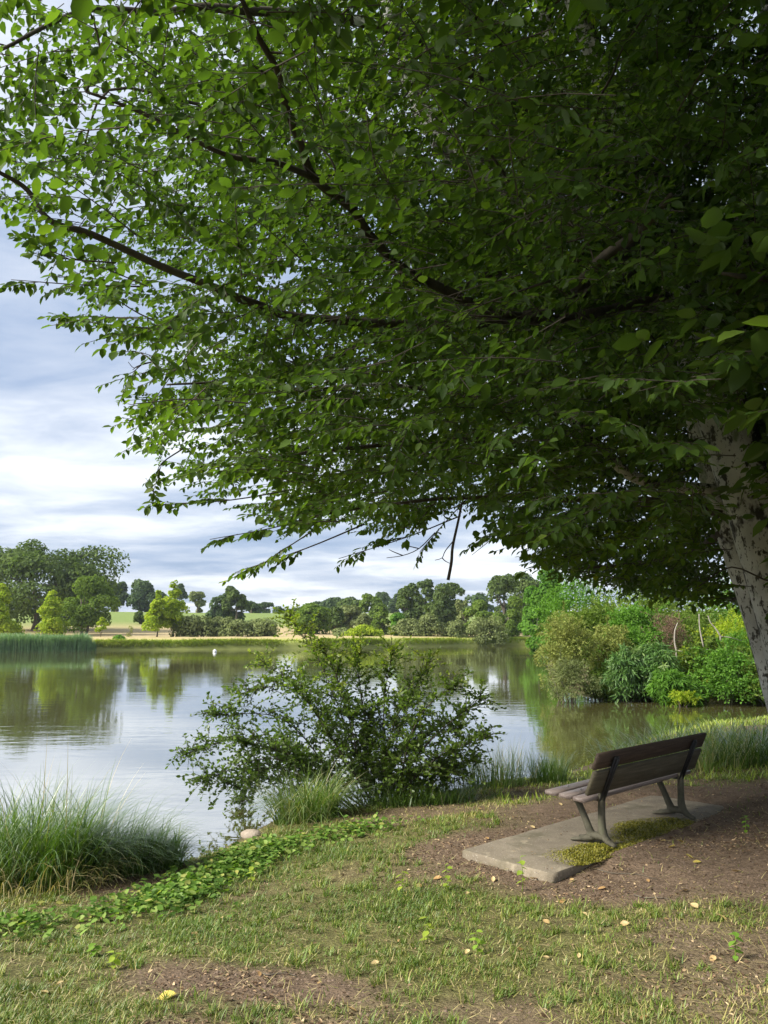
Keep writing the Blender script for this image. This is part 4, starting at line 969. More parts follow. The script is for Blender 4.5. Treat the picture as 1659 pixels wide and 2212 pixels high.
# ------------------------------------------------------------------ bush at the water's edge
def shore_bush():
    b0 = np.array([0.05, 11.35, 0.0]); b0[2] = gz(b0[0], b0[1])
    root = thing('waterside_bush', 'loose many-stemmed bush at the water edge in the middle of the photo', 'bush', b0)
    D = 11.2
    stems = [((740, 1742), (560, 1600), (390, 1632)), ((760, 1742), (620, 1560), (450, 1545)), ((770, 1742), (650, 1500), (500, 1500)), ((780, 1742), (690, 1520), (560, 1430)), ((790, 1742), (700, 1450), (618, 1325)),
             ((800, 1742), (740, 1500), (690, 1390)), ((805, 1742), (780, 1500), (770, 1400)), ((815, 1742), (830, 1520), (850, 1400)), ((820, 1742), (870, 1550), (930, 1420)), ((825, 1742), (900, 1560), (990, 1470)),
             ((830, 1742), (930, 1600), (1050, 1500)), ((840, 1742), (940, 1640), (1060, 1590)), ((840, 1742), (930, 1680), (1030, 1640)), ((740, 1742), (600, 1660), (480, 1700)), ((750, 1742), (600, 1640), (430, 1690)), ((735, 1742), (560, 1680), (520, 1740)),
             ((800, 1742), (760, 1560), (720, 1480)), ((810, 1742), (840, 1600), (880, 1500)), ((790, 1742), (720, 1600), (640, 1480)), ((820, 1742), (860, 1640), (960, 1560)), ((825, 1742), (880, 1690), (960, 1650)), ((845, 1742), (960, 1690), (1000, 1560)), ((760, 1742), (700, 1660), (600, 1600)), ((790, 1742), (790, 1640), (800, 1540)), ((770, 1742), (640, 1640), (520, 1600))]
    allq = []; sb = MB(); tb = MB()
    for a, m, e in stems:
        dd = rng.uniform(-0.75, 0.75)
        A = W(*a, D) * 1.0; A[2] = b0[2] - 0.05; A[0] = b0[0] + (A[0] - b0[0]) * 0.7 + rng.normal(0, .08); A[1] = b0[1] + dd * 0.25
        q = spline([A, W(*m, D + dd * .7), W(*e, D + dd)], 8); allq.append(q)
        tube(sb, q - b0, np.linspace(rng.uniform(0.010, 0.017), 0.003, len(q)), 6)
    # side shoots
    P, A, T = [], [], []
    for q in allq:
        L = len(q); top = (q[-1][2] - b0[2]) / 2.4
        for k in range(98):
            i = min(L - 2, int(L * (rng.random() ** 0.9) * 0.97) + 1)
            if i < 2: continue
            d0 = unit(q[i + 1] - q[i]) if i + 1 < L else unit(q[i] - q[i - 1])
            d = unit(d0 * 0.45 + 0.80 * rng.normal(size=3) * np.array([1.1, 1.0, 0.8]) + np.array([0, 0, 0.10])); ln = rng.uniform(0.18, 0.58) * (1.15 - 0.55 * i / L)
            e = q[i] + d * ln; mid = q[i] + d * ln * .5 + np.array([0, 0, .04])
            s = spline([q[i], mid, e], 3); tube(tb, s - b0, np.linspace(0.0045, 0.002, len(s)), 3, cap=False)
            m = int(ln / 0.026); t = np.linspace(0.12, 1, m)
            pp = np.column_stack([np.interp(t * (len(s) - 1), np.arange(len(s)), s[:, c]) for c in range(3)])
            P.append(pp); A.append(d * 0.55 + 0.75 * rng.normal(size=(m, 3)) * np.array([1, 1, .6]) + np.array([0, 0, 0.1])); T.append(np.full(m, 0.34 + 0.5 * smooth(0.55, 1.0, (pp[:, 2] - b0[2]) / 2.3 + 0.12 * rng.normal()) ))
        m = 14; t = np.linspace(0.72, 1, m); pp = np.column_stack([np.interp(t * (L - 1), np.arange(L), q[:, c]) for c in range(3)])
        P.append(pp); A.append(unit(q[-1] - q[-4]) * .6 + 0.7 * rng.normal(size=(m, 3))); T.append(np.full(m, 0.55))
    P, A, T = np.concatenate(P), np.concatenate(A), np.clip(np.concatenate(T) + 0.1 * rng.normal(size=len(np.concatenate(T))), 0, 1)
    Nn = np.array([0, 0, 1.0]) + 0.7 * rng.normal(size=P.shape)
    ok = P[:, 2] > 0.04; P, A, T, Nn = P[ok], A[ok], T[ok], Nn[ok]
    Ls = rng.uniform(0.040, 0.070, len(P))
    u, v, dep = project(P)
    # outermost leaves stand apart from the mass
    r = np.hypot((u - 760) / 330, (v - 1560) / 200) + 0.12 * Ls / 0.05
    pick = np.argsort(-r)[:300]; rest = np.ones(len(P), bool); rest[pick] = False
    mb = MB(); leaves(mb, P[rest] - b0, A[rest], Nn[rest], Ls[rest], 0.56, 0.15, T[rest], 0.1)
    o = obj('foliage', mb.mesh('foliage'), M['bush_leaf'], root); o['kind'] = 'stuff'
    lm = []
    for k in range(3):
        m2 = MB(); leaves(m2, np.zeros((1, 3)), np.array([[1.0, 0, 0]]), np.array([[0, 0, 1.0]]), 1.0, 0.56, 0.15, np.array([0.3 + 0.25 * k]), 0.1); me = m2.mesh('leaf'); me.materials.append(M['bush_leaf']); lm.append(me)
    for i in pick:
        x = unit(A[i]); z = unit(Nn[i] - x * np.dot(x, Nn[i])); y = np.cross(z, x); s = Ls[i] * 1.1
        o = obj('leaf', lm[int(np.clip(T[i] * 4 - 0.8, 0, 2.99))], None, root); mt = np.eye(4); mt[:3, 0] = x * s; mt[:3, 1] = y * s; mt[:3, 2] = z * s; mt[:3, 3] = P[i] - b0; o.matrix_local = Matrix(mt.tolist())
    obj('stem', sb.mesh('stem', True), M['twig'], root); o = obj('twigs', tb.mesh('twigs'), M['twig'], root); o['kind'] = 'stuff'


shore_bush()


# ------------------------------------------------------------------ bench on its slab
def box(mb, c, s, R=None, bev=0.004, tint=0.5):
    "a chamfered box"
    x, y, z = np.array(s) / 2; b = min(bev, x * .4, y * .4, z * .4)
    prof = [(x - b, y), (x, y - b), (x, -y + b), (x - b, -y), (-x + b, -y), (-x, -y + b), (-x, y - b), (-x + b, y)]
    inner = [(px - b * np.sign(px) if abs(px) > x - b - 1e-9 or True else px, py - b * np.sign(py)) for px, py in prof]
    rows = [(inner, -z), (prof, -z + b), (prof, z - b), (inner, z)]
    v = np.array([(px, py, h) for pr, h in rows for px, py in pr])
    f = [(k * 8 + i, k * 8 + i + 8, k * 8 + (i + 1) % 8 + 8, k * 8 + (i + 1) % 8) for k in range(3) for i in range(8)]
    if R is not None: v = v @ np.asarray(R).T
    mb.add(v + np.array(c), f + [tuple(range(8)), tuple(range(31, 23, -1))], tint)


def plank(mb, x0, x1, yc, zc, wy, wz, tilt, warp=0.004, seg=10):
    "a long board with rounded arrises, slightly bowed and worn"
    ct, st = math.cos(tilt), math.sin(tilt); b = 0.005
    y, z = wy / 2, wz / 2
    pr = [(y - b, z), (y, z - b), (y, -z + b), (y - b, -z), (-y + b, -z), (-y, -z + b), (-y, z - b), (-y + b, z)]
    xs = np.linspace(x0, x1, seg + 1); v = []
    for i, x in enumerate(xs):
        w = warp * math.sin(3.1 * i / seg + x0); k = 0.985 if i in (0, seg) else 1.0
        for py, pz in pr:
            py, pz = py * k, pz * k + w
            v.append((x + 0.003 * math.sin(40 * py + x0), yc + py * ct - pz * st, zc + py * st + pz * ct))
    f = [(i * 8 + j, i * 8 + (j + 1) % 8, i * 8 + 8 + (j + 1) % 8, i * 8 + 8 + j) for i in range(seg) for j in range(8)]
    mb.add(v, f + [tuple(range(7, -1, -1)), tuple(seg * 8 + j for j in range(8))])


def bench():
    # slab
    o = thing('concrete_slab', 'weathered concrete slab half sunk in the bare soil under the bench', 'slab', (BENCH[0], BENCH[1], PADZ), BA)
    mb = MB(); nx, ny = 36, 10
    xs, ys = np.linspace(PX0, PX1, nx + 1), np.linspace(PY0, PY1, ny + 1)
    X, Y = np.meshgrid(xs, ys, indexing='ij'); edge = np.minimum(np.minimum(X - PX0, PX1 - X), np.minimum(Y - PY0, PY1 - Y))
    Z = 0.003 * wob(np.column_stack([X.ravel(), Y.ravel()]), 3.0).reshape(X.shape) - 0.008 * (edge < 1e-6)
    top = np.column_stack([X.ravel(), Y.ravel(), Z.ravel()])
    i, j = np.meshgrid(np.arange(nx), np.arange(ny), indexing='ij'); i, j = i.ravel(), j.ravel(); m = ny + 1
    mb.add(top, np.stack([i * m + j, (i + 1) * m + j, (i + 1) * m + j + 1, i * m + j + 1], 1))
    rim = [k * m for k in range(nx + 1)] + [nx * m + k for k in range(1, m)] + [k * m + ny for k in range(nx - 1, -1, -1)] + [k for k in range(ny - 1, 0, -1)]
    rt = top[rim]; cen = np.array([(PX0 + PX1) / 2, (PY0 + PY1) / 2, 0]); outw = np.sign(rt - cen) * np.array([1, 1, 0]) * 0.008
    wv = 0.010 * wob(rt * 1.0, 9.0)[:, None]; rt[:, :2] += 0.010 * np.column_stack([wob(rt + 2, 13.0), wob(rt + 6, 13.0)]); rt[:, 2] -= 0.012 * np.clip(wob(rt + 9, 10.0) - 0.2, 0, 1); top[rim] = rt; mb.v[0] = top.astype(np.float32)
    r1 = rt + outw * np.array([1, 1, 0]) + np.array([0, 0, -0.012]); r2 = r1 + np.array([0, 0, -0.045]) + outw * wv * 40; r3 = r1 + np.array([0, 0, -0.2])
    n = len(rim); v = np.concatenate([rt, r1, r2, r3]); f = [(a * n + k, a * n + n + k, a * n + n + (k + 1) % n, a * n + (k + 1) % n) for a in range(3) for k in range(n)]
    mb.add(v, f); obj('slab', mb.mesh('slab', True), M['concrete'], o)
    # bench; local x along it, +y towards the water
    r = thing('park_bench', 'wooden park bench with two-plank backrest on curved cast legs facing the water', 'bench', (BENCH[0], BENCH[1], PADZ), BA)
    X0, X1 = -1.04, 1.04
    for k, (yc, zc, tl) in enumerate(((0.13, 0.432, 0.05), (0.275, 0.442, 0.06), (0.42, 0.452, 0.07))):
        mb = MB(); plank(mb, X0 - 0.01 * k, X1, yc, zc, 0.125, 0.036, tl); obj('seat_slat', mb.mesh('seat_slat'), M['seat'], r)
    l = np.array([-0.40, 0.917]); nb = np.array([-0.917, -0.40]); b0 = np.array([0.055, 0.475]); th = math.atan2(l[1], l[0])
    c = b0 + l * 0.125 + nb * 0.008
    mb = MB(); plank(mb, X0, X1, c[0], c[1], 0.235, 0.036, th); obj('back_plank', mb.mesh('back_plank'), M['plank_low'], r, label='broad lower plank of the backrest, olive brown')
    c = b0 + l * 0.335 - nb * 0.010
    mb = MB(); plank(mb, X0 - .01, X1 + .03, c[0], c[1], 0.16, 0.034, th); obj('back_plank', mb.mesh('back_plank'), M['plank_up'], r, label='narrow upper plank of the backrest, dark reddish brown')
    for xs_ in (-0.775, 0.775):
        # iron strap on the back
        mb = MB(); pts = [b0 + l * t + nb * 0.033 for t in (-0.07, 0.05, 0.2, 0.3, 0.375)]
        R = np.array([[1, 0, 0], [0, l[0], -l[1]], [0, l[1], l[0]]])
        a, e = pts[0], pts[-1]; cc = (a + e) / 2; R2 = np.column_stack([[1, 0, 0], [0, nb[0], nb[1]], [0, l[0], l[1]]])
        box(mb, (xs_, cc[0], cc[1]), (0.075, 0.016, 0.46), R2, 0.003)
        box(mb, (xs_, cc[0] + nb[0] * .012, cc[1] + nb[1] * .012), (0.024, 0.03, 0.44), R2, 0.003)
        st = obj('back_strap', mb.mesh('back_strap'), M['iron'], r)
        for t in (0.03, 0.17, 0.29, 0.35):
            q = b0 + l * t + nb * 0.045; mb = MB(); tube(mb, [(xs_ + .012, q[0], q[1]), (xs_ + .012, q[0] + nb[0] * .012, q[1] + nb[1] * .012)], 0.009, 8); obj('bolt', mb.mesh('bolt'), M['boltm'], st)
        # cast leg
        mb = MB()
        def bar(pts, rx, ry, per=5, sides=10):
            q = spline(pts, per); k0 = mb.n; n = len(q)
            rr = np.interp(np.linspace(0, 1, n), np.linspace(0, 1, len(ry)), ry)
            tube(mb, q, rr, sides); vv = mb.v[-1]; ctr = np.repeat(q, sides, 0); vv[:, 0] = ctr[:, 0] + (vv[:, 0] - ctr[:, 0]) * np.repeat(np.interp(np.linspace(0, 1, n), np.linspace(0, 1, len(rx)), rx) / rr, sides)
        bar([(xs_, 0.05, 0.50), (xs_, 0.055, 0.38), (xs_, 0.06, 0.22), (xs_, 0.055, 0.12), (xs_, 0.01, 0.05), (xs_, -0.075, 0.012)], [0.036, 0.036, 0.036, 0.04, 0.04, 0.03], [0.032, 0.032, 0.034, 0.042, 0.03, 0.014])
        bar([(xs_, 0.37, 0.415), (xs_, 0.315, 0.36), (xs_, 0.255, 0.25), (xs_, 0.20, 0.13), (xs_, 0.16, 0.06)], [0.034, 0.034, 0.034, 0.036, 0.04], [0.03, 0.032, 0.032, 0.036, 0.04])
        bar([(xs_, 0.04, 0.08), (xs_, 0.10, 0.075), (xs_, 0.16, 0.075), (xs_, 0.21, 0.085)], [0.038, 0.042, 0.042, 0.036], [0.04, 0.035, 0.035, 0.035])
        for sg in (-1, 1):
            bar([(xs_, 0.15, 0.06), (xs_ + sg * 0.04, 0.25, 0.035), (xs_ + sg * 0.075, 0.35, 0.018)], [0.034, 0.026, 0.018], [0.034, 0.022, 0.012])
        obj('leg', mb.mesh('leg', True), M['castleg'], r)
        mb = MB(); bar([(xs_, 0.03, 0.40), (xs_, 0.2, 0.405), (xs_, 0.36, 0.415), (xs_, 0.47, 0.425)], [0.024, 0.024], [0.014, 0.016, 0.014]); obj('seat_support', mb.mesh('seat_support', True), M['iron'], r)
        for yy in (0.13, 0.275, 0.42):
            mb = MB(); tube(mb, [(xs_, yy, 0.45), (xs_, yy, 0.462 + (yy - .1) * .06)], 0.008, 7); obj('bolt', mb.mesh('bolt'), M['boltm'], r)
    # moss on the slab
    n = 30000; lx = rng.uniform(-1.7, 1.0, n); ly = rng.uniform(-0.2, 0.6, n)
    e1 = np.hypot((lx + 1.0) / 0.46, (ly - 0.08) / 0.27); e2 = np.hypot((lx - 0.03) / 0.86, (ly - 0.06 - 0.02 * lx) / 0.31)
    nz = 0.4 * wob(np.column_stack([lx, ly]), 5.0); k = np.minimum(e1, e2) + nz < 0.95; lx, ly = lx[k], ly[k]; dd = np.minimum(e1, e2)[k] + nz[k]
    w2 = BENCH + np.outer(lx, TX) + np.outer(ly, TY); base = np.column_stack([w2, np.full(len(lx), PADZ - 0.006)]); n = len(lx)
    hm = (0.034 * (1 - smooth(0.2, 0.95, dd)) + 0.006) * rng.uniform(0.5, 1.2, n) * (0.75 + 0.45 * wob(base, 9.0))
    mb = MB(); blades(mb, base, np.maximum(hm, .004) + 0.008, 0.016, rng.random(n) * 6.28, rng.uniform(0.1, 0.9, n), rng.uniform(0.3, 1.6, n), 2)
    obj('moss', mb.mesh('moss'), M['moss'], kind='stuff', label='yellow green moss growing on the slab under the bench', category='moss')


bench()


# ------------------------------------------------------------------ grasses
def tussock(label, name, base_uv, n, h, spread, w, arch=(0.8, 2.0), lean=0.35, mat='sedge', az0=None, group=None, z=None, d=None, tb=0.4, wind=0.0, segs=6, cat='grass tuft'):
    p = WZ(base_uv[0], base_uv[1], z if z is not None else 0.2) if d is None else W(base_uv[0], base_uv[1], d)
    x, y = p[0], p[1]; zz = gz(x, y)
    root = thing(name, label, cat, (x, y, zz), 0, group)
    a = rng.random(n) * 6.28; r = np.sqrt(rng.random(n)); xy = np.column_stack([np.cos(a) * r * spread[0], np.sin(a) * r * spread[1]])
    b = ground(xy + np.array([x, y])) - np.array([x, y, zz]); b[:, 2] = np.maximum(b[:, 2], -zz - 0.05)
    az = np.where(rng.random(n) < 0.7, a + 0.7 * rng.normal(size=n), rng.random(n) * 6.28)
    if wind: az = np.where(rng.random(n) < wind, rng.normal(az0, 0.6, n), az)
    mb = MB(); blades(mb, b, h * rng.uniform(0.55, 1.15, n), w * rng.uniform(0.6, 1.3, n), az, lean * rng.random(n) * (0.4 + r), rng.uniform(*arch, n), segs, np.clip(tb + 0.22 * rng.normal(size=n), 0, 1))
    obj('blades', mb.mesh('blades'), M[mat], root)['kind'] = 'stuff'
    return root


def lawn():
    # short patchy turf
    n = 420000
    y = 2.9 + 11.0 * rng.random(n) ** 1.7; x = rng.uniform(-1, 1, n) * (0.56 * y + 0.5)
    p = np.column_stack([x, y]); s = shore_dist(p)
    k = s > 0.12; p, s = p[k], s[k]
    d = p - BENCH; lx, ly = d @ TX, d @ TY
    on = (lx > PX0 - .02) & (lx < PX1 - .2) & (ly > PY0 + 0.02) & (ly < PY1 + .02); p, s = p[~on], s[~on]
    soil = soil_amount(p); tuft = wob(p + 2, 4.5); big = wob(p + 20, 1.3)
    pr = np.clip((1 - 1.15 * soil) * (0.55 + 0.85 * tuft), 0.0, 1) + 0.012
    k = rng.random(len(p)) < pr; p, s, tuft, big, soil = p[k], s[k], tuft[k], big[k], soil[k]; n = len(p)
    base = ground(p); base[:, 2] -= 0.004
    green = np.clip(0.5 + 0.6 * big + 0.35 * tuft, 0, 1)
    tint = np.clip(0.68 - 0.62 * green + 0.22 * rng.normal(size=n), 0, 1)
    shade = smooth(5.5, 8.5, p[:, 1])
    h = (0.017 + 0.027 * np.clip(tuft + 0.3, 0, 1.2) + 0.018 * shade) * rng.uniform(0.5, 1.4, n)
    mb = MB(); blades(mb, base, h, 0.0052 * (0.6 + p[:, 1] * 0.10), rng.random(n) * 6.28, rng.uniform(0.1, 1.0, n), rng.uniform(0.2, 1.4, n), 2, tint)
    obj('lawn_grass', mb.mesh('lawn_grass'), M['lawn'], kind='stuff', label='short patchy half dry grass on the sloping bank', category='grass')
    # taller coarse tufts in the turf, each its own little clump of blades
    nt = 2800; yy = 3.2 + 8.5 * rng.random(nt) ** 1.4; xx = rng.uniform(-1, 1, nt) * (0.54 * yy + .3); c = np.column_stack([xx, yy])
    k = (shore_dist(c) > 0.3) & (soil_amount(c) < 0.62); c = c[k]
    m = 16; cc = np.repeat(c, m, 0) + rng.normal(0, 0.022, (len(c) * m, 2)); a = rng.random(len(cc)) * 6.28
    d = cc - BENCH; lx, ly = d @ TX, d @ TY; ok = ~((lx > PX0 - .05) & (lx < PX1) & (ly > PY0) & (ly < PY1)); cc, a = cc[ok], a[ok]
    sc = np.repeat(rng.uniform(0.6, 1.5, len(c)), m)[ok]
    mb = MB(); blades(mb, ground(cc), 0.068 * sc * rng.uniform(0.5, 1.2, len(cc)), 0.006 * (0.6 + cc[:, 1] * .09), a, rng.uniform(0.2, 0.7, len(cc)), rng.uniform(0.4, 1.5, len(cc)), 4, np.clip(0.25 + 0.2 * rng.normal(size=len(cc)), 0, 1))
    obj('coarse_grass', mb.mesh('coarse_grass'), M['lawn'], kind='stuff', label='longer green tufts scattered through the half dry turf', category='grass')
    # dead straw lying in the turf
    n = 17000; yy = 3.0 + 9 * rng.random(n) ** 1.6; xx = rng.uniform(-1, 1, n) * (0.55 * yy + .3); c = np.column_stack([xx, yy]); k = (shore_dist(c) > 0.25) & (rng.random(n) < 0.55 + 0.5 * wob(c + 8, 2.2) - 0.3 * soil_amount(c)); c = c[k]
    d = c - BENCH; lx, ly = d @ TX, d @ TY; c = c[~((lx > PX0 - .02) & (lx < PX1) & (ly > PY0) & (ly < PY1))]; n = len(c); b = ground(c); b[:, 2] += 0.008 + 0.02 * rng.random(n)
    mb = MB(); blades(mb, b, rng.uniform(0.03, 0.10, n), 0.0045 * (0.6 + c[:, 1] * 0.1), rng.random(n) * 6.28, rng.uniform(1.0, 1.6, n), rng.uniform(-0.3, 0.5, n), 2, np.clip(0.8 + 0.15 * rng.normal(size=n), 0, 1))
    obj('dead_straw', mb.mesh('dead_straw'), M['lawn'], kind='stuff', label='pale dead straw lying flat in the turf', category='straw')
    # litter on the bare earth
    n = 60000; yy = 3.2 + 8.5 * rng.random(n) ** 1.4; xx = rng.uniform(-1, 1, n) * (0.55 * yy + .3); c = np.column_stack([xx, yy])
    k = (shore_dist(c) > 0.3) & (rng.random(n) < soil_amount(c) ** 1.5 * 0.9 * smooth(-0.6, 0.5, wob(c + 31, 2.0)) + 0.07)
    d = c - BENCH; lx, ly = d @ TX, d @ TY; k &= ~((lx > PX0 - .02) & (lx < PX1) & (ly > PY0) & (ly < PY1)); c = c[k]; n = len(c)
    b = ground(c); b[:, 2] += 0.004 + 0.006 * rng.random(n); a = rng.random(n) * 6.28
    mb = MB(); leaves(mb, b, np.column_stack([np.cos(a), np.sin(a), 0.3 * rng.normal(size=n)]), np.array([0, 0, 1.0]) + 0.45 * rng.normal(size=(n, 3)), rng.uniform(0.012, 0.034, n), rng.uniform(0.2, 0.6, n), 0.3, rng.random(n) ** 1.5, 0.3)
    obj('leaf_litter', mb.mesh('leaf_litter'), M['litter'], kind='stuff', label='crumbled brown leaf litter on the bare soil', category='litter')
    # crumbs of litter blown on to the slab
    n = 260; lx = rng.uniform(PX0 + .05, PX1 - .3, n); ly = PY0 + .04 + (PY1 - PY0 - .08) * rng.random(n) ** 1.6; c = BENCH + np.outer(lx, TX) + np.outer(ly, TY); a = rng.random(n) * 6.28
    mb = MB(); leaves(mb, np.column_stack([c, np.full(n, PADZ + 0.004)]), np.column_stack([np.cos(a), np.sin(a), np.zeros(n)]), np.array([0, 0, 1.0]) + 0.25 * rng.normal(size=(n, 3)), rng.uniform(0.006, 0.028, n), rng.uniform(0.2, 0.6, n), 0.3, rng.random(n), 0.2)
    obj('slab_litter', mb.mesh('slab_litter'), M['litter'], kind='stuff', label='bits of dry leaf and grit lying on the slab', category='litter')
    # soil crumbs
    n = 9000; yy = 3.2 + 7.5 * rng.random(n); xx = rng.uniform(-1, 1, n) * (0.55 * yy); c = np.column_stack([xx, yy]); k = (shore_dist(c) > .4) & (soil_amount(c) > 0.6)
    d = c - BENCH; lx, ly = d @ TX, d @ TY; k &= ~((lx > PX0 - .02) & (lx < PX1) & (ly > PY0) & (ly < PY1)); c = c[k]; n = len(c); b = ground(c)
    oc = np.array([(1, 0, 0), (0, 1, 0), (-1, 0, 0), (0, -1, 0), (0, 0, 0.8), (0, 0, -.5)]); s = rng.uniform(0.004, 0.014, n)
    v = b[:, None, :] + oc[None] * s[:, None, None] * rng.uniform(0.6, 1.3, (n, 6, 1)); bi = np.arange(n)[:, None] * 6
    f = np.concatenate([bi + np.array([[q, (q + 1) % 4, 4]]) for q in range(4)]); mb = MB(); mb.add(v.reshape(-1, 3), f, 0.5)
    me = mb.mesh('soil_crumbs'); obj('soil_crumbs', me, solid_mat('soil_crumb', [(0.3, (0.10, 0.07, 0.05)), (0.7, (0.26, 0.19, 0.14))], 30, 0.95, 0.1), kind='stuff', label='crumbs of earth and grit on the bare soil', category='soil')
    # broad-leaved ground cover along the water
    line = np.array([WZ(-40, 2000, .42)[:2], WZ(140, 1985, .42)[:2], WZ(290, 1955, .38)[:2], WZ(400, 1912, .33)[:2], WZ(490, 1868, .25)[:2], WZ(570, 1830, .22)[:2], WZ(680, 1806, .24)[:2], WZ(830, 1780, .28)[:2]])
    sg = np.diff(line, axis=0); L = np.hypot(*sg.T); n = 2600; k = rng.choice(len(L), n, p=L / L.sum()); t = rng.random(n)[:, None]
    p = line[k] + sg[k] * t + rng.normal(0, 0.19, (n, 2)); ok = (shore_dist(p) > 0.02) & (rng.random(n) < np.clip(0.6 + 0.8 * wob(p, 2.5), 0.05, 1)); p = p[ok]; n = len(p)
    m = 4; pp = np.repeat(p, m, 0) + rng.normal(0, 0.03, (n * m, 2)); b = ground(pp); b[:, 2] += rng.uniform(0.01, 0.10, n * m); a = rng.random(n * m) * 6.28
    mb = MB(); leaves(mb, b, np.column_stack([np.cos(a), np.sin(a), 0.15 + 0.3 * rng.normal(size=n * m)]), np.array([0, 0, 1.0]) + 0.35 * rng.normal(size=(n * m, 3)), rng.uniform(0.035, 0.075, n * m), rng.uniform(0.5, 0.8, n * m), 0.12, None, 0.2)
    obj('ground_cover', mb.mesh('ground_cover'), M['cover'], kind='stuff', label='low broad-leaved green weeds along the water edge', category='weeds')
    # sedges and grasses
    tussock('big arching sedge tussock at the left edge of the photo', 'sedge_tussock', (70, 1912), 1900, 1.06, (0.62, 0.42), 0.0105, (0.7, 2.1), 0.45, 'sedge', 0.1, z=0.15, tb=0.42, wind=0.3, segs=7)
    tussock('lower sedge tussock bending towards the water, right of the big one', 'sedge_tussock', (228, 1892), 1400, 0.78, (0.55, 0.34), 0.0095, (1.0, 2.4), 0.6, 'sedge', 0.35, z=0.12, tb=0.42, wind=0.5, segs=7)
    tussock('bright green grass tussock at the foot of the waterside bush', 'grass_tussock', (665, 1768), 900, 0.80, (0.42, 0.28), 0.012, (0.7, 2.3), 0.7, 'sedge', 0, z=0.15, tb=0.68, segs=6)
    tussock('sparse dark grass under the right side of the bush', 'grass_tussock', (900, 1730), 900, 0.42, (0.8, 0.3), 0.008, (0.5, 1.6), 0.4, 'sedge', 0, z=0.2, tb=0.35, segs=5)
    tussock('thin tall grass stems by the water right of the bush', 'grass_tussock', (1065, 1693), 420, 0.62, (0.5, 0.35), 0.007, (0.2, 1.0), 0.35, 'sedge', 0, z=0.2, tb=0.5, segs=5)
    tussock('small dark grass tuft at the shore left of the bench', 'grass_tussock', (1185, 1688), 480, 0.52, (0.3, 0.25), 0.007, (0.3, 1.2), 0.4, 'sedge', 0, z=0.2, tb=0.4, segs=5)
    tussock('long pale arching grass leaning over the cove behind the bench', 'grass_tussock', (1400, 1650), 420, 0.85, (0.8, 0.5), 0.014, (0.8, 2.3), 0.6, 'sedge', 3.1, z=0.25, tb=0.6, wind=0.45, segs=6)
    tussock('grey green rushes right behind the bench backrest', 'grass_tussock', (1545, 1662), 420, 0.75, (0.7, 0.5), 0.013, (0.3, 1.6), 0.5, 'sedge', 0, z=0.3, tb=0.75, segs=5)
    tussock('fresh green grass clump at the right edge behind the bench', 'grass_tussock', (1645, 1655), 480, 0.8, (0.7, 0.5), 0.016, (0.6, 2.0), 0.6, 'sedge', 0, z=0.35, tb=0.4, segs=5)
    tussock('tall grass at the cove edge right of the long pale grass', 'grass_tussock', (1520, 1612), 320, 0.6, (1.4, 0.5), 0.018, (0.6, 2.0), 0.6, 'sedge', 0, z=0.25, tb=0.5, segs=5)
    tussock('dry straw coloured stalks standing in the big sedge tussock', 'dry_stalks', (80, 1905), 34, 1.25, (0.6, 0.4), 0.008, (0.1, 0.9), 0.5, 'lawn', 0, z=0.15, tb=0.9, segs=6)
    tussock('brown dead thatch hanging round the base of the big sedge tussock', 'sedge_thatch', (80, 1922), 420, 0.55, (0.66, 0.46), 0.010, (1.2, 2.6), 0.9, 'lawn', 0, z=0.15, tb=0.85, segs=5)
    tussock('thin dry grass stalks on the shore right of the bush', 'dry_stalks', (1075, 1690), 90, 0.75, (0.6, 0.35), 0.006, (0.1, 0.9), 0.5, 'lawn', 0, z=0.2, tb=0.85, segs=5)
    tussock('leafy weed clump at the foot of the lower sedge by the water', 'weed_clump', (330, 1880), 420, 0.42, (0.30, 0.18), 0.022, (0.4, 1.5), 0.5, 'cover', 0, z=0.12, tb=0.4, segs=3)
    # meadow grass between bench and cove
    n = 26000; p = np.column_stack([rng.uniform(1.5, 14, n), rng.uniform(10.2, 24, n)]); s = shore_dist(p); k = (s > 0.05) & (s < 6.5) & (soil_amount(p) < 0.6) & (p[:, 1] < 23.4); p = p[k]; n = len(p)
    mb = MB(); blades(mb, ground(p), (0.10 + 0.06 * wob(p, 1.2)) * rng.uniform(0.5, 1.5, n), 0.011 + 0.0005 * p[:, 1], rng.random(n) * 6.28, rng.uniform(0.1, 0.7, n), rng.uniform(0.3, 1.5, n), 3, np.clip(0.3 + 0.25 * rng.normal(size=n) + .1 * wob(p, .7), 0, 1))
    obj('meadow_grass', mb.mesh('meadow_grass'), M['bankgrass'], kind='stuff', label='soft green grass strip behind the bench', category='grass')


lawn()


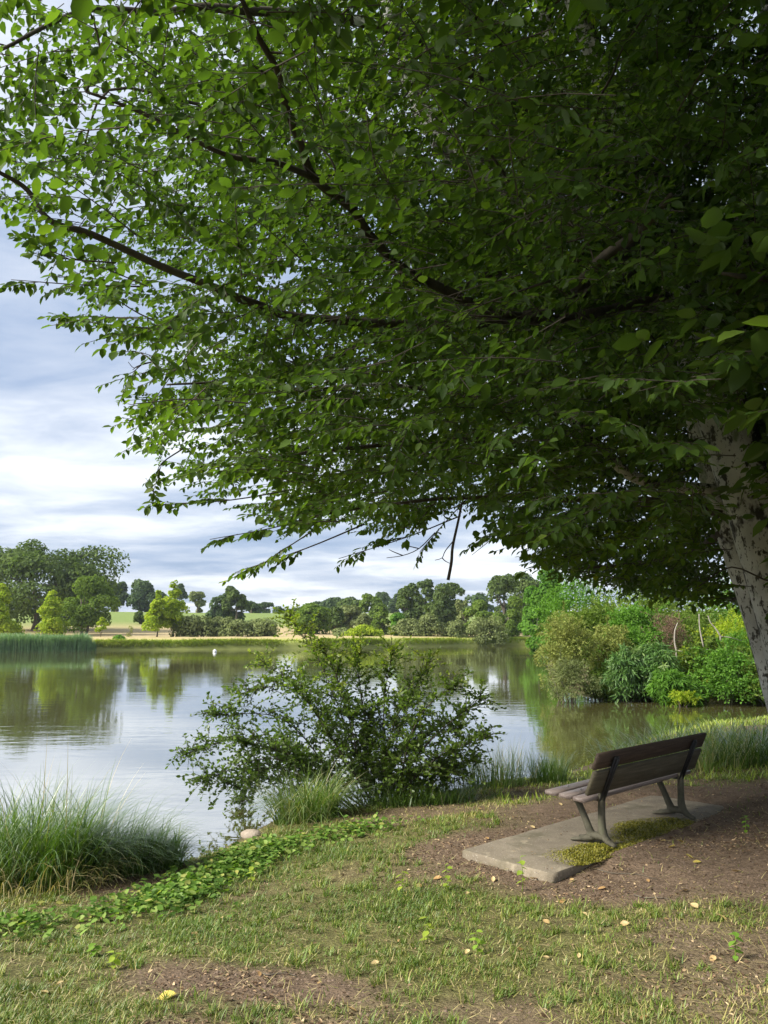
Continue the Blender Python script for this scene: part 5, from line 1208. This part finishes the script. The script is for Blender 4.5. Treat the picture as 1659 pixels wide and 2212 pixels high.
# ------------------------------------------------------------------ small things
def small_things():
    # pale rock at the water
    p = WZ(545, 1797, 0.12); mb = MB(); a, b = np.meshgrid(np.linspace(0, 6.283, 12, endpoint=False), np.linspace(-1.2, 1.5, 6), indexing='ij')
    v = np.column_stack([(np.cos(a) * np.cos(b)).ravel() * 0.13, (np.sin(a) * np.cos(b)).ravel() * 0.10, np.sin(b).ravel() * 0.065]); v *= (1 + 0.30 * wob(v, 11))[:, None]
    i, j = np.meshgrid(np.arange(12), np.arange(5), indexing='ij'); i, j = i.ravel(), j.ravel()
    mb.add(v, np.stack([i * 6 + j, (i + 1) % 12 * 6 + j, (i + 1) % 12 * 6 + j + 1, i * 6 + j + 1], 1)); c = np.arange(12) * 6
    mb.f.append(c[::-1][None]); mb.f.append((c + 5)[None])
    o = obj('rock', mb.mesh('rock', False), M['stone'], label='pale rounded rock at the water edge below the bush', category='rock'); o.location = (p[0], p[1], gz(p[0], p[1]) + 0.015)
    # seedlings
    spots = [((868, 1935), 0.18, 'small yellow green seedling on the turf left of the slab', 0.9), ((966, 1925), 0.20, 'pale seedling in the soil just before the left slab corner', 0.7), ((1128, 1925), 0.26, 'tallest bright seedling in front of the near slab corner', 0.6),
             ((925, 2040), 0.16, 'yellow seedling on the turf below the slab', 0.95), ((1030, 2062), 0.13, 'tiny bright green seedling in the lower lawn', 0.4), ((1590, 2078), 0.15, 'dark green seedling on the bare ground at lower right', 0.0),
             ((1612, 1800), 0.16, 'small green seedling on the dark soil far right of the bench', 0.1), ((545, 1905), 0.16, 'yellow leafed weed on the slope above the sedge', 1.0), ((245, 2095), 0.1, 'low yellow green weed beside the scuffed hollow', 0.8), ((205, 2065), 0.08, 'flat green weed left of the scuffed hollow', 0.2)]
    for (u, v), h, lb, tn in spots:
        z = 0.5
        for _ in range(6):
            q = WZ(u, v, z); z = 0.5 * z + 0.5 * gz(q[0], q[1])
        q = WZ(u, v, z); r = thing('seedling', lb, 'seedling', (q[0], q[1], gz(q[0], q[1])), rng.random() * 6, 'seedlings in the turf and soil')
        mb = MB(); st = spline([(0, 0, -0.01), (0.01, 0.0, h * .5), (-0.005, 0.01, h)], 4); tube(mb, st, np.linspace(0.003, 0.0015, len(st)), 5); obj('stem', mb.mesh('stem', True), M['seedling'], r)
        for k in range(9):
            t = 0.2 + 0.8 * k / 8; a = k * 2.4; mb = MB()
            leaves(mb, np.array([[0, 0, h * t]]), np.array([[math.cos(a), math.sin(a), 0.1 - 0.5 * rng.random()]]), np.array([[0.2 * rng.normal(), 0.2 * rng.normal(), 1.0]]), 0.035 + 0.03 * rng.random(), 0.75, 0.15, np.array([np.clip(tn + .1 * rng.normal(), 0, 1)]), 0.15)
            obj('leaf', mb.mesh('leaf'), M['seedling'], r)
    # fallen leaves
    shp = []
    for mt in ('dry', 'yellow'):
        for k in range(4):
            mb = MB(); m = 6; t = np.linspace(0, 1, m); wd = 0.30 * np.sin(np.pi * t ** .9) ** .8; wd[0] = wd[-1] = 0
            mid = np.column_stack([t - .5, np.zeros(m), 0.25 * (t - .5) ** 2 * (k - 1)]); lf = np.column_stack([t - .5, wd, mid[:, 2] + (0.15 + .12 * k) * wd]); rt = lf * np.array([1, -1, 1]) + np.array([0, 0, 0.05 * (k - 1)]) * wd[:, None] * 4
            f = []
            for i in range(m - 1): f += [(i, i + 1, m + i + 1, m + i), (i, 2 * m + i, 2 * m + i + 1, i + 1)]
            mb.add(np.concatenate([mid, lf, rt]), f, 0.2 + 0.25 * k); me = mb.mesh('fallen_leaf'); me.materials.append(M[mt]); shp.append(me)

    def drop(u, v, mesh, size, label, group):
        z = 0.5
        for _ in range(6):
            q = WZ(u, v, z); z = 0.5 * z + 0.5 * gz(q[0], q[1])
        q = WZ(u, v, z); o = obj('fallen_leaf', mesh, None, label=label, category='leaf', group=group)
        d = q[:2] - BENCH; lx, ly = d @ TX, d @ TY; on = PX0 < lx < PX1 - .3 and PY0 + .1 < ly < PY1
        o.location = (q[0], q[1], (PADZ if on else gz(q[0], q[1])) + 0.012); o.rotation_euler = (rng.normal(0, .25), rng.normal(0, .25), rng.random() * 6.28); o.scale = (size,) * 3
    G = 'fallen leaves on the bank'
    ORD = ('first', 'second', 'third', 'fourth', 'fifth', 'sixth', 'seventh', 'eighth', 'ninth', 'tenth', 'eleventh', 'twelfth', 'thirteenth', 'fourteenth', 'fifteenth', 'sixteenth', 'seventeenth', 'eighteenth', 'nineteenth', 'twentieth')
    for k, (u, v) in enumerate(((1373, 1823), (1430, 1818), (1452, 1832), (1470, 1820), (1489, 1855), (1506, 1866))): drop(u, v, shp[4 + rng.integers(0, 4)], 0.075, 'pale yellow fallen leaf on the soil behind the bench, %s from the left' % ORD[k], 'yellow leaves behind the bench')
    for k, (u, v) in enumerate(((1008, 1760), (1036, 1745), (1052, 1813), (1080, 1703), (1110, 1766), (1150, 1790), (1210, 1740), (1330, 1715))): drop(u, v, shp[rng.integers(0, 5)], 0.06, 'tan fallen leaf on the earth between water and slab, %s from the left' % ORD[k], 'tan leaves beyond the slab')
    for k, (u, v) in enumerate(sorted(((1025, 1888), (1065, 1900), (1010, 1930), (945, 1905), (905, 1918), (880, 1985), (1150, 1905), (1180, 1990), (1262, 1985), (1215, 1955), (1440, 1990), (1350, 2000), (1500, 1960), (1560, 1990), (1300, 1920), (1400, 1900), (1480, 1925), (1590, 1880), (1235, 1905), (1340, 1880)))):
        drop(u, v + rng.normal(0, 4), shp[rng.integers(0, 4)], rng.uniform(0.045, 0.08), 'curled brown fallen leaf on the bare soil round the slab front, %s from the left' % ORD[k], 'brown leaves before the slab')
    for k, (u, v) in enumerate(sorted(((1010, 2060), (1125, 2062), (1180, 2076), (1250, 2075), (860, 2030), (810, 2090), (1030, 2105), (1090, 2150), (1300, 2190), (1390, 2200), (1450, 2120), (1540, 2070), (1470, 2160), (600, 2190), (760, 2185), (690, 2130), (560, 2110), (1210, 2130)))):
        drop(u, v + rng.normal(0, 5), shp[rng.integers(0, 4)], rng.uniform(0.035, 0.055), 'brown fallen leaf lying in the lower lawn, %s from the left' % ORD[k], 'brown leaves in the lawn')
    for k, (u, v) in enumerate(((95, 2150), (130, 2130), (215, 1985), (330, 1950), (420, 2020), (480, 1985))): drop(u, v, shp[2 + rng.integers(0, 2)], 0.05, 'pale dry fallen leaf in the turf at lower left, %s from the left' % ORD[k], 'pale leaves at lower left')
    drop(360, 2158, shp[5], 0.11, 'large pale greenish fallen leaf at the bottom of the lawn', None)
    # bare twigs lying on the ground
    for (a, b, lb) in (((1290, 1880), (1420, 1900), 'thin dry twig on the soil right of the near bench leg'), ((1370, 1935), (1460, 1950), 'thin dry twig on the soil at the right'), ((560, 2105), (640, 2110), 'thin dark twig in the scuffed hollow')):
        q = []
        for t in np.linspace(0, 1, 5):
            u, v = a[0] + (b[0] - a[0]) * t, a[1] + (b[1] - a[1]) * t + 3 * math.sin(t * 7); z = .5
            for _ in range(6):
                w = WZ(u, v, z); z = .5 * z + .5 * gz(w[0], w[1])
            q.append((w[0], w[1], gz(w[0], w[1]) + 0.008))
        q = np.array(q); o0 = q[0]; mb = MB(); tube(mb, spline(q - o0, 3), np.linspace(0.005, 0.002, 13), 5); o = obj('fallen_twig', mb.mesh('fallen_twig', True), M['fartrunk'], label=lb, category='twig'); o.location = o0


small_things()


# ------------------------------------------------------------------ the air over the pond and fields
def haze():
    m = bpy.data.materials.new('air_haze'); m.use_nodes = True; t = m.node_tree; t.nodes.clear()
    o = t.nodes.new('ShaderNodeOutputMaterial'); v = N(t, 'ShaderNodeVolumePrincipled', inp={'Color': (0.80, 0.88, 1.0, 1), 'Density': 0.00022, 'Anisotropy': 0.2})
    t.links.new(v.outputs[0], o.inputs['Volume'])
    mb = MB(); x0, x1, y0, y1, z0, z1 = -470, 470, -110, 780, -3.0, 26.0
    mb.add([(x0, y0, z0), (x1, y0, z0), (x1, y1, z0), (x0, y1, z0), (x0, y0, z1), (x1, y0, z1), (x1, y1, z1), (x0, y1, z1)],
           [(0, 3, 2, 1), (4, 5, 6, 7), (0, 1, 5, 4), (1, 2, 6, 5), (2, 3, 7, 6), (3, 0, 4, 7)])
    obj('haze', mb.mesh('haze'), m, kind='stuff', label='thin summer haze over the pond and fields')


haze()
